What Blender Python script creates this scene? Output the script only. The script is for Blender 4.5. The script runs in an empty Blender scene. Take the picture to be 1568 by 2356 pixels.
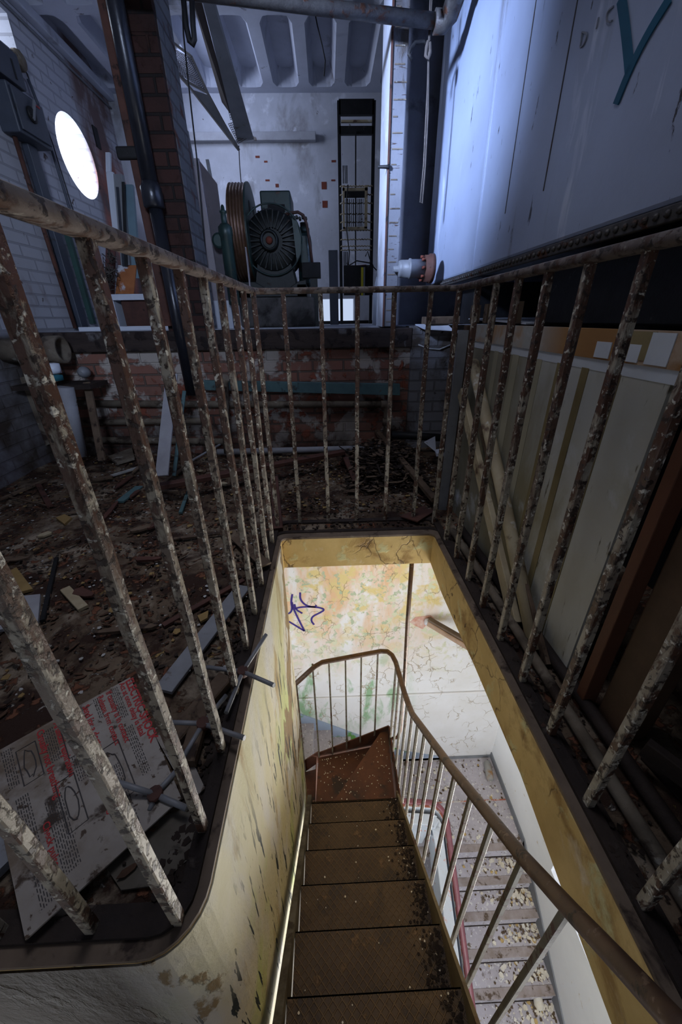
import bpy, math, random
from mathutils import Vector, Matrix
S = bpy.context.scene
COL = S.collection
rnd = random.Random(11)

# ------------------------------------------------------------------ camera
H = .985                                   # eye height over the floor slab
FPX = 865.5                                # focal length for a 1568 x 2356 frame
PITCH, ROLL, YAW = .4741, -.0178, -.0255
cp, sp = math.cos(PITCH), math.sin(PITCH)
Rz = Matrix.Rotation(YAW, 3, 'Z')
fwd = Rz @ Vector((0, cp, -sp)); upv = Rz @ Vector((0, sp, cp)); rtv = Rz @ Vector((1, 0, 0))
cr, sr = math.cos(ROLL), math.sin(ROLL)
CR = cr*rtv + sr*upv; CU = -sr*rtv + cr*upv; CW = fwd
cd = bpy.data.cameras.new('camera'); cam = bpy.data.objects.new('camera', cd); COL.objects.link(cam)
cd.sensor_fit = 'VERTICAL'; cd.sensor_height = 36; cd.sensor_width = 24
cd.lens = FPX/2356*36; cd.clip_start = .02; cd.clip_end = 60
m = Matrix((CR, CU, -CW)).transposed().to_4x4(); m.translation = Vector((0, 0, H))
cam.matrix_world = m
S.camera = cam

def at(x, y, ax, v):
    """world point on the plane ax = v that is seen at photo pixel x, y"""
    d = CW + CR*((x-784)/FPX) - CU*((y-1178)/FPX)
    i = 'xyz'.index(ax)
    c = Vector((0, 0, H))
    return c + d*((v-c[i])/d[i])

# ------------------------------------------------------------------ world, lights, exposure
w = bpy.data.worlds.new('sky'); S.world = w; w.use_nodes = True
bg = w.node_tree.nodes['Background']; bg.inputs[0].default_value = (.62, .74, 1, 1); bg.inputs[1].default_value = .85
S.view_settings.view_transform = 'Standard'; S.view_settings.look = 'None'
S.view_settings.gamma = 1; S.view_settings.use_curve_mapping = False
S.view_settings.exposure = 0.0

def area(name, loc, target, sx, sy, power, col, spread=math.pi, shape='RECTANGLE'):
    l = bpy.data.lights.new(name, 'AREA'); l.shape = shape; l.size = sx; l.size_y = sy
    l.energy = power; l.color = col; l.spread = spread
    o = bpy.data.objects.new(name, l); COL.objects.link(o); o.location = loc
    o.rotation_euler = (Vector(target)-Vector(loc)).to_track_quat('-Z', 'Y').to_euler()
    return o
# machine room: round window daylight, then added unseen fills with no opening behind them
area('daylight_round_window', (-2.62, 4.57, 2.42), (0, 4.2, 1.6), .56, .56, 26, (.72, .80, 1), shape='DISK')
area('fill_tank_strip', (-1.9, .9, 2.6), (.8, 3.05, 1.9), .3, .3, 21, (.50, .64, 1), math.radians(36))  # added beam that brightens the far strip of the tank
area('fill_overhead', (-.25, 1.3, 3.05), (-.3, 1.35, 0), .6, .9, 6.0, (.86, .88, 1), math.radians(88))  # added overhead fill for railing and floor, no hatch in the ceiling
area('fill_left_wall', (.25, -2.1, 2.45), (-2.1, 3.7, 1.6), .6, .6, 8, (.62, .74, 1), math.radians(46))  # added fill that brightens the left wall
area('fill_back_room', (-1.3, 4.6, 2.85), (-.2, 5.5, 1.9), .5, .5, 10, (.6, .7, 1))  # added fill for the back room and its ceiling
# stairwell below: added unseen fills, then daylight of the low and high windows
area('fill_stairwell', (-2.3, .6, -3.0), (1.6, 3.0, -3.6), 1.6, 2.6, 125, (.93, .96, 1))  # added fill from the left, that wall is solid
area('fill_stairwell', (1.5, -1.6, -2.9), (.8, 3.4, -3.6), 1.4, 2.4, 80, (.97, .98, 1))  # added fill aimed at the back wall
area('fill_stairwell', (2.15, -.35, -1.5), (-.3, 1.1, -.8), .5, .8, 7, (1, .93, .8))  # small warm fill added for the left stair wall
area('daylight_low_stair_window', (2.42, 1.05, -3.8), (-.3, .8, .2), 1.2, 1.2, 70, (1, .97, .92), math.radians(100))
area('daylight_left_high_window', (-2.75, 3.63, 2.9), (-1, 3.9, 2.6), .8, .2, 9, (.75, .84, 1))

# ------------------------------------------------------------------ materials
def nd(t, ty, **k):
    n = t.nodes.new(ty)
    for a, b in k.items(): setattr(n, a, b)
    return n
def ramp(t, src, lo, hi):
    r = nd(t, 'ShaderNodeMapRange'); r.clamp = True
    t.links.new(src, r.inputs[0]); r.inputs[1].default_value = lo; r.inputs[2].default_value = hi
    return r.outputs[0]
def coords(t, stretch=(1, 1, 1), rot=(0, 0, 0)):
    g = nd(t, 'ShaderNodeNewGeometry'); mp = nd(t, 'ShaderNodeMapping')
    mp.inputs['Scale'].default_value = stretch; mp.inputs['Rotation'].default_value = rot
    t.links.new(g.outputs['Position'], mp.inputs[0]); return mp.outputs[0]
def noise(t, co, sc, det=8, rough=.6, dist=0):
    n = nd(t, 'ShaderNodeTexNoise'); n.inputs['Scale'].default_value = sc; n.inputs['Detail'].default_value = det
    n.inputs['Roughness'].default_value = rough; n.inputs['Distortion'].default_value = dist
    t.links.new(co, n.inputs['Vector']); return n.outputs[0]
def mixc(t, fac, a, b):
    m = nd(t, 'ShaderNodeMix', data_type='RGBA')
    t.links.new(fac, m.inputs[0])
    for i, c in ((6, a), (7, b)):
        if isinstance(c, tuple): m.inputs[i].default_value = (*c, 1)
        else: t.links.new(c, m.inputs[i])
    return m.outputs[2]
def mul(t, a, b):
    m = nd(t, 'ShaderNodeMath', operation='MULTIPLY')
    for i, c in ((0, a), (1, b)):
        if isinstance(c, (int, float)): m.inputs[i].default_value = c
        else: t.links.new(c, m.inputs[i])
    return m.outputs[0]
MC = {}
def mat(name, c1, c2=None, sc=6, layers=(), rough=.8, metal=0, bump=.3, bsc=None, stretch=(1, 1, 1), spec=.3,
        cracks=None, brick=None, plate=None, dist=.01, roughvar=0):
    """c1/c2 mottled base; layers = (colour, scale, lo, hi, stretch[, detail]) patches; cracks = (scale, width, colour)"""
    if name in MC: return MC[name]
    m = bpy.data.materials.new(name); m.use_nodes = True; t = m.node_tree
    b = t.nodes['Principled BSDF']
    co = coords(t, stretch)
    n0 = noise(t, co, sc, 10, .65)
    heights = [(n0, .5)]
    col = mixc(t, ramp(t, n0, .35, .65), c1, c2 or tuple(x*.7 for x in c1))
    if brick:
        bs, c_a, c_b, mort, axes = brick
        bt = nd(t, 'ShaderNodeTexBrick'); bt.inputs['Scale'].default_value = bs
        bt.inputs['Mortar Size'].default_value = .018; bt.inputs['Brick Width'].default_value = .5; bt.inputs['Row Height'].default_value = .17
        bt.inputs['Color1'].default_value = (*c_a, 1); bt.inputs['Color2'].default_value = (*c_b, 1); bt.inputs['Mortar'].default_value = (*mort, 1)
        bt.inputs['Mortar Smooth'].default_value = .3
        g = nd(t, 'ShaderNodeNewGeometry'); s = nd(t, 'ShaderNodeSeparateXYZ'); c = nd(t, 'ShaderNodeCombineXYZ')
        t.links.new(g.outputs['Position'], s.inputs[0])
        if axes == 'xz': t.links.new(s.outputs[0], c.inputs[0])
        elif axes == 'yz': t.links.new(s.outputs[1], c.inputs[0])
        else:
            ad = nd(t, 'ShaderNodeMath', operation='ADD'); t.links.new(s.outputs[0], ad.inputs[0]); t.links.new(s.outputs[1], ad.inputs[1]); t.links.new(ad.outputs[0], c.inputs[0])
        t.links.new(s.outputs[2], c.inputs[1])
        t.links.new(c.outputs[0], bt.inputs['Vector'])
        col = mixc(t, ramp(t, n0, .2, .9), bt.outputs[0], col)
        inv = nd(t, 'ShaderNodeMath', operation='SUBTRACT'); inv.inputs[0].default_value = 1; t.links.new(bt.outputs[1], inv.inputs[1])
        heights.append((inv.outputs[0], 1.0))
    for L in layers:
        lc, ls, lo, hi = L[:4]; st = L[4] if len(L) > 4 else (1, 1, 1)
        lco = coords(t, st)
        ln = noise(t, lco, ls, L[5] if len(L) > 5 else 8, .6, .3)
        f = ramp(t, ln, lo, hi)
        if len(L) > 6:
            for ax, z0, z1 in L[6]:
                sp_ = nd(t, 'ShaderNodeSeparateXYZ'); t.links.new(coords(t), sp_.inputs[0]); f = mul(t, f, ramp(t, sp_.outputs['xyz'.index(ax)], z0, z1))
        col = mixc(t, f, col, lc); heights.append((f, .35))
    if cracks:
        csc, cw, cc = cracks
        v = nd(t, 'ShaderNodeTexVoronoi', feature='DISTANCE_TO_EDGE'); v.inputs['Scale'].default_value = csc
        dco = coords(t, (1, 1, .8)); dn = nd(t, 'ShaderNodeTexNoise'); dn.inputs['Scale'].default_value = csc*1.3; dn.inputs['Detail'].default_value = 4
        t.links.new(dco, dn.inputs['Vector'])
        ad = nd(t, 'ShaderNodeVectorMath', operation='MULTIPLY_ADD'); t.links.new(dn.outputs['Color'], ad.inputs[0]); ad.inputs[1].default_value = (.35/csc*3,)*3; t.links.new(dco, ad.inputs[2])
        t.links.new(ad.outputs[0], v.inputs['Vector'])
        f = ramp(t, v.outputs['Distance'], cw, 0)
        keep = ramp(t, noise(t, coords(t), csc*.45, 3), .50, .60)
        f = mul(t, f, keep)
        col = mixc(t, f, col, cc)
        inv = nd(t, 'ShaderNodeMath', operation='SUBTRACT'); inv.inputs[0].default_value = 1; t.links.new(f, inv.inputs[1])
        heights.append((inv.outputs[0], 1.0))
    if plate:
        wv = nd(t, 'ShaderNodeTexWave', bands_direction='DIAGONAL'); wv.inputs['Scale'].default_value = plate; t.links.new(coords(t, (1, 1, 0)), wv.inputs[0])
        wv2 = nd(t, 'ShaderNodeTexWave', bands_direction='DIAGONAL'); wv2.inputs['Scale'].default_value = plate; t.links.new(coords(t, (-1, 1, 0)), wv2.inputs[0])
        mx = nd(t, 'ShaderNodeMath', operation='MAXIMUM'); t.links.new(wv.outputs[1], mx.inputs[0]); t.links.new(wv2.outputs[1], mx.inputs[1])
        pf = ramp(t, mx.outputs[0], .86, .98)
        heights.append((pf, .8)); col = mixc(t, mul(t, pf, .35), col, tuple(min(1, x*2.1) for x in c1))
    t.links.new(col, b.inputs['Base Color'])
    b.inputs['Metallic'].default_value = metal; b.inputs['Specular IOR Level'].default_value = spec
    if roughvar:
        rr = nd(t, 'ShaderNodeMapRange'); t.links.new(n0, rr.inputs[0]); rr.inputs[1].default_value = .3; rr.inputs[2].default_value = .7
        rr.inputs[3].default_value = rough-roughvar; rr.inputs[4].default_value = rough+roughvar; t.links.new(rr.outputs[0], b.inputs['Roughness'])
    else: b.inputs['Roughness'].default_value = rough
    if bump:
        acc = None
        fine = noise(t, co, bsc or sc*6, 6, .7); heights.append((fine, .3))
        for h, k in heights:
            hk = mul(t, h, k)
            if acc is None: acc = hk
            else:
                a = nd(t, 'ShaderNodeMath', operation='ADD'); t.links.new(acc, a.inputs[0]); t.links.new(hk, a.inputs[1]); acc = a.outputs[0]
        bp = nd(t, 'ShaderNodeBump'); bp.inputs['Strength'].default_value = bump; bp.inputs['Distance'].default_value = dist
        t.links.new(acc, bp.inputs['Height']); t.links.new(bp.outputs[0], b.inputs['Normal'])
    MC[name] = m; return m

RUST = (.075, .032, .018)
M = dict(
 rail=mat('rusted_painted_iron', (.36, .325, .26), (.23, .20, .155), 30, [(RUST, 34, .50, .55, (1, 1, .45)), (RUST, 26, .42, .50, (1, 1, .4), 8, (('z', .25, .8),)), ((.028, .014, .01), 60, .55, .60), ((.60, .57, .50), 70, .58, .63)], .5, 0, .9, 90, dist=.004, spec=.6),
 railtop=mat('rusted_rail_paint', (.135, .11, .10), (.08, .06, .052), 26, [((.05, .024, .015), 22, .50, .58), ((.02, .012, .01), 45, .54, .60), ((.25, .225, .2), 50, .62, .68)], .6, 0, .8, 80, dist=.004, spec=.5),
 floor=mat('dirt_covered_floor', (.17, .125, .085), (.06, .036, .022), 3.2, [((.03, .014, .009), 5, .48, .56), ((.27, .22, .165), 4.2, .54, .64), ((.34, .31, .27), 34, .63, .67), ((.36, .24, .09), 16, .66, .70), ((.15, .06, .032), 24, .56, .62)], .9, 0, 1, 40, dist=.02),
 kerb=mat('brown_kerb_concrete', (.17, .125, .09), (.10, .072, .052), 8, [((.035, .022, .016), 12, .56, .64), ((.24, .19, .14), 5, .6, .7)], .7, 0, .6, 60, dist=.004),
 kerbdark=mat('blackened_timber', (.035, .024, .019), (.016, .011, .01), 10, [((.07, .055, .048), 18, .6, .68), ((.12, .05, .03), 9, .68, .74)], .75, 0, 1, 60, dist=.008),
 yellow=mat('peeling_ochre_plaster', (.66, .48, .20), (.52, .36, .13), 5, [((.34, .21, .07), 7, .54, .66), ((.58, .54, .28), 9, .58, .66), ((.70, .60, .42), 4, .62, .7), ((.10, .06, .03), 11, .66, .70)], .8, 0, .6, 30, cracks=(7, .03, (.16, .1, .05)), dist=.006),
 yellowwall=mat('flaking_cream_wall', (.50, .46, .28), (.56, .52, .40), 2.5, [((.52, .50, .46), 2.2, .48, .58, (1, 1.2, .5)), ((.36, .27, .13), 6, .57, .66, (1, 1, .25)), ((.44, .48, .22), 3, .51, .62, (1, 1, .6), 8, (('z', -.05, -.7),)), ((.24, .17, .085), 2.6, .60, .615, (1, 1, .5)), ((.02, .028, .03), 38, .60, .615, (1, 1, .10), 3, (('z', -.1, -.5),)), ((.045, .03, .018), 3, .05, .3, (1, 1, 1), 8, (('x', -.31, -.42),))], .7, 0, .9, 40, dist=.012),  # last layer paints the shade of the near left corner dark brown
 stairwall=mat('damp_peeling_wall', (.74, .75, .78), (.68, .68, .68), 2, [
   ((.66, .44, .27), 2.4, .40, .60, (1.6, 1, .5), 8, (('z', -3.3, -2.2), ('x', 1.5, .7))),
   ((.64, .53, .25), 5.5, .50, .62, (1, 1, 1), 8, (('z', -3.2, -2.0), ('x', 1.7, 1.2))),
   ((.60, .62, .45), 9, .56, .62, (1, 1, 1), 8, (('z', -3.4, -2.5),)),
   ((.27, .44, .27), 3.1, .50, .62, (1.6, 1, .6), 8, (('z', -2.6, -3.3), ('z', -4.4, -4.0), ('x', 1.1, .7))),
   ((.40, .47, .33), 12, .58, .62, (1, 1, 1), 8, (('z', -3.2, -2.4), ('x', 1.1, .7)))],
   .75, 0, .6, 20, cracks=(6, .028, (.34, .27, .17)), dist=.008),
 stairwhite=mat('white_stair_wall', (.86, .88, .90), (.80, .82, .84), 1.5, [((.55, .5, .42), 60, .70, .72), ((.66, .6, .5), 10, .66, .72)], .7, 0, .3, 30, dist=.004),
 tread=mat('rusty_chequer_plate', (.10, .066, .036), (.06, .038, .022), 6, [((.05, .035, .025), 9, .54, .64), ((.16, .10, .055), 20, .62, .68)], .6, .2, .8, 60, plate=21, dist=.004, spec=.4),
 winder=mat('rust_red_plate', (.13, .05, .028), (.07, .03, .02), 7, [((.04, .026, .022), 6, .54, .62), ((.2, .12, .08), 24, .66, .7)], .6, .2, .7, 60, dist=.004, spec=.4),
 stringer=mat('olive_painted_steel', (.20, .16, .09), (.12, .09, .05), 8, [(RUST, 14, .55, .63)], .55, 0, .5, 60, spec=.4, dist=.003),
 handrail=mat('brown_tube_handrail', (.13, .075, .045), (.075, .042, .028), 14, [((.2, .13, .09), 40, .6, .66), ((.03, .02, .016), 30, .6, .66)], .5, .2, .5, 80, dist=.002, spec=.5),
 stairbar=mat('grey_green_bar', (.15, .135, .095), (.095, .08, .055), 20, [(RUST, 30, .54, .60), ((.24, .23, .19), 40, .62, .68)], .5, 0, .5, 80, dist=.002, spec=.4),
 concrete=mat('pale_stair_concrete', (.50, .48, .54), (.40, .38, .42), 3, [((.13, .10, .075), 7, .60, .66), ((.66, .66, .66), 26, .58, .62), ((.36, .28, .16), 20, .67, .7), ((.16, .12, .08), 30, .63, .66)], .8, 0, .5, 50, dist=.005),
 nosing=mat('worn_stair_nosing', (.36, .32, .33), (.24, .2, .18), 8, [((.10, .07, .05), 12, .56, .64)], .6, 0, .3, 50),
 greyskirt=mat('grey_blue_skirting', (.22, .24, .27), (.17, .18, .2), 5, (), .6, 0, .2),
 blueskirt=mat('pale_blue_skirting', (.36, .44, .60), (.30, .38, .5), 3, [((.12, .30, .07), 3.2, .55, .62), ((.5, .5, .5), 30, .64, .68)], .7, 0, .3),
 parapet=mat('pale_blue_parapet', (.55, .60, .68), (.45, .50, .56), 3, [((.55, .22, .14), 11, .60, .66), ((.2, .13, .09), 16, .65, .7)], .5, 0, .3, 30),
 redtop=mat('flaking_red_paint', (.48, .17, .11), (.36, .12, .08), 9, [((.6, .58, .55), 12, .52, .58)], .6, 0, .4),
 maroon=mat('maroon_handrail', (.22, .07, .09), (.16, .05, .065), 8, (), .4, 0, .1, spec=.5),
 brick=mat('flaked_white_brick', (.34, .25, .21), (.16, .10, .08), 4.5, [((.46, .41, .37), 5.5, .50, .56), ((.30, .09, .055), 9, .58, .63), ((.05, .03, .022), 5, .61, .68), ((.03, .02, .016), 3, .3, .6, (1, 1, 1), 8, (('z', .42, .1),))], .85, 0, 1, 40, brick=(2.15, (.30, .10, .062), (.20, .065, .042), (.05, .038, .032), 'xz'), dist=.012),
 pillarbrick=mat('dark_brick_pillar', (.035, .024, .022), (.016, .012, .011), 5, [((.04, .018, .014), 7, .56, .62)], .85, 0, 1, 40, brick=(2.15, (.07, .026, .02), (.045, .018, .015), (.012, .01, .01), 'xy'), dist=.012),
 whitewall=mat('limewashed_wall', (.50, .52, .58), (.38, .39, .43), 1.6, [((.20, .19, .19), 2.6, .56, .70, (1, 1, .5)), ((.11, .085, .07), 14, .67, .71), ((.62, .64, .7), 5, .6, .7)], .8, 0, .4, 30, dist=.005),
 leftwall=mat('limewashed_brick_wall', (.46, .47, .53), (.36, .36, .40), 1.8, [((.15, .10, .095), 2.0, .38, .50, (1, 1, .5), 8, (('y', 4.72, 4.85), ('x', -2.25, -2.205))), ((.34, .13, .10), 2.6, .44, .52, (1, 1, .4), 8, (('y', 4.78, 4.86), ('z', 2.6, 2.3), ('x', -2.25, -2.205))), ((.19, .13, .115), 1.1, .56, .64, (1, 1, .4)), ((.11, .08, .07), 10, .66, .7), ((.06, .045, .035), 3, .1, .6, (1, 1, 1), 8, (('z', .96, .90),))], .8, 0, .6, 30, brick=(2.15, (.48, .49, .55), (.42, .43, .48), (.25, .25, .28), 'yz'), dist=.006),  # last layer paints in the darkness below platform level
 ceiling=mat('stained_white_ceiling', (.50, .53, .62), (.38, .40, .47), 1.4, [((.14, .13, .135), 2.3, .60, .72), ((.07, .06, .06), 8, .68, .74)], .85, 0, .3, 20),
 tank=mat('grey_painted_tank', (.36, .42, .56), (.29, .33, .44), 1.2, [((.15, .15, .17), 4, .56, .72, (1, 1, .12)), ((.04, .035, .035), 26, .66, .69, (1, 1, .3)), ((.5, .55, .66), 8, .62, .7, (1, 1, .2))], .34, .15, .35, 50, spec=.55, dist=.004),
 rivet=mat('dark_flange_steel', (.09, .085, .08), (.045, .04, .04), 20, [(RUST, 20, .56, .64)], .5, .3, .5, 60),
 black=mat('black_stained_steel', (.018, .018, .02), (.01, .01, .011), 8, [((.05, .045, .045), 20, .64, .7)], .55, .2, .5, 50),
 pipeblk=mat('glossy_dark_pipe', (.025, .028, .038), (.015, .016, .022), 6, [((.05, .035, .03), 10, .62, .68)], .28, .3, .3, 30, spec=.6),
 timber=mat('brown_timber', (.085, .048, .028), (.05, .028, .017), 5, [((.03, .018, .012), 7, .56, .64, (1, 1, .2)), ((.14, .095, .06), 6, .62, .7, (1, 1, .2))], .6, 0, .6, 50, dist=.005),
 orangewood=mat('bare_orange_wood', (.30, .165, .065), (.24, .12, .045), 5, [((.36, .27, .2), 3, .50, .56), ((.30, .30, .29), 6, .35, .5, (1, 1, 1), 8, (('y', 1.15, 1.35),))], .6, 0, .3, stretch=(1, .3, 1)),
 ply=mat('whitewashed_plywood', (.44, .45, .44), (.36, .345, .28), 1.6, [((.22, .195, .12), 2.4, .48, .62, (1, 1, .5)), ((.18, .17, .13), 2, .35, .6, (1, 1, .5), 8, (('y', 1.1, 1.7),)), ((.12, .105, .07), 20, .63, .70, (1, 2.4, .5)), ((.52, .55, .6), 3, .6, .7)], .55, 0, .5, 40, spec=.4, dist=.004),
 brownpaint=mat('brown_glue_stripe', (.23, .185, .095), (.16, .125, .06), 5, (), .6, 0, .3),
 whitepaint=mat('white_board_paint', (.52, .56, .62), (.44, .47, .52), 5, (), .5, 0, .2),
 cable=mat('black_rubber_cable', (.02, .02, .022), (.012, .012, .014), 8, (), .5, 0, .1),
 green=mat('green_machine_paint', (.024, .058, .054), (.014, .034, .033), 6, [((.015, .016, .016), 9, .58, .66), ((.07, .03, .02), 16, .66, .7)], .4, .1, .4, 60, spec=.6, dist=.003),
 darkgreen=mat('oily_black_iron', (.014, .019, .02), (.008, .010, .011), 8, [((.035, .02, .015), 14, .64, .7)], .42, .3, .6, 60, spec=.5, dist=.004),
 copper=mat('worn_copper_grooves', (.20, .12, .075), (.11, .06, .04), 9, (), .35, .6, .3, 60),
 teal=mat('teal_painted_timber', (.09, .17, .18), (.06, .115, .125), 6, [((.035, .03, .028), 9, .58, .66), ((.16, .10, .07), 20, .66, .7)], .6, 0, .5, 40),
 greymetal=mat('grey_sheet_metal', (.24, .25, .27), (.17, .175, .19), 5, [((.09, .07, .06), 12, .64, .7)], .5, .1, .3, 40, spec=.5),
 bluegrey=mat('blue_grey_painted_box', (.05, .06, .085), (.035, .043, .06), 5, [((.03, .03, .035), 9, .64, .7)], .5, 0, .3, spec=.5),
 lilac=mat('lilac_grey_panel', (.36, .33, .37), (.28, .255, .285), 4, [((.1, .08, .08), 14, .66, .7)], .45, .1, .2, spec=.5),
 purple=mat('purple_grey_panel', (.13, .11, .13), (.09, .078, .09), 4, [((.04, .03, .03), 12, .64, .7)], .5, .1, .3, spec=.4),
 rustorange=mat('orange_rusted_sheet', (.45, .17, .06), (.30, .10, .035), 5, [((.55, .56, .6), 4, .56, .6)], .7, 0, .4, 40),
 whitemetal=mat('white_enamel_sheet', (.62, .66, .74), (.55, .58, .66), 5, [((.2, .13, .09), 14, .68, .72)], .4, 0, .1, spec=.5),
 cream=mat('cream_flaked_wood', (.42, .36, .24), (.30, .24, .15), 6, [((.10, .06, .04), 9, .56, .64), ((.5, .47, .4), 14, .6, .66)], .7, 0, .6, 40, dist=.005),
 oldwood=mat('weathered_wood', (.15, .105, .07), (.08, .052, .035), 8, [((.03, .018, .013), 14, .56, .64)], .8, 0, .8, 60, dist=.006),
 redwood=mat('dark_red_wood', (.10, .042, .03), (.055, .025, .02), 8, [((.02, .012, .01), 14, .6, .66)], .7, 0, .6, 60, dist=.005),
 pipe=mat('dirty_lagged_pipe', (.20, .17, .13), (.10, .075, .055), 6, [((.035, .022, .017), 8, .54, .64), ((.32, .3, .26), 13, .62, .68)], .8, 0, .8, 40, dist=.008),
 lagging=mat('grey_white_lagging', (.34, .35, .38), (.26, .26, .28), 5, [((.1, .08, .07), 12, .64, .7)], .6, 0, .8, 60, dist=.006),
 paper=mat('dirty_white_placard', (.36, .33, .30), (.26, .23, .2), 5, [((.07, .045, .03), 40, .60, .64), ((.05, .032, .022), 14, .60, .66), ((.16, .12, .085), 6, .52, .64)], .6, 0, .3, 60, dist=.002),
 red=mat('red_print', (.42, .03, .035), (.34, .03, .03), 9, [((.25, .2, .18), 60, .6, .66)], .6, 0, 0),
 ink=mat('black_print', (.035, .03, .03), (.05, .045, .045), 9, (), .6, 0, 0),
 chipwhite=mat('white_paint_chips', (.42, .42, .41), (.28, .27, .25), 9, (), .8, 0, .3),
 chipyellow=mat('yellow_chips', (.30, .20, .075), (.2, .13, .05), 9, (), .8, 0, .3),
 chipbrown=mat('brown_splinters', (.10, .052, .03), (.045, .024, .015), 12, (), .85, 0, .5),
 chipdark=mat('black_dirt_clods', (.03, .02, .015), (.018, .012, .01), 12, (), .9, 0, .5),
 stairchip=mat('cream_paint_chips', (.72, .71, .66), (.62, .56, .44), 9, (), .8, 0, .3),
 tealpaint=mat('teal_spray_paint', (.012, .10, .17), (.009, .08, .14), 6, (), .5, 0, 0),
 violet=mat('violet_marker', (.05, .03, .22), (.04, .025, .17), 6, (), .5, 0, 0),
 scratch=mat('pale_scratch', (.26, .28, .33), None, 6, (), .6, 0, 0),
 bulb=mat('yellowed_ceramic', (.36, .36, .22), (.28, .28, .17), 6, (), .4, 0, .1),
 plasticyellow=mat('yellow_plastic_strip', (.52, .46, .03), (.42, .36, .03), 6, (), .5, 0, 0),
 redwire=mat('red_insulation', (.28, .02, .02), (.2, .02, .02), 6, (), .5, 0, 0),
 rope=mat('old_cord', (.10, .085, .075), (.06, .05, .045), 20, (), .8, 0, .5, 90),
 whiterope=mat('white_cord', (.5, .5, .5), (.4, .4, .4), 20, (), .8, 0, .5, 90),
 rustbrick=mat('exposed_red_brick', (.20, .05, .03), (.12, .035, .025), 12, (), .9, 0, .6),
)

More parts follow.
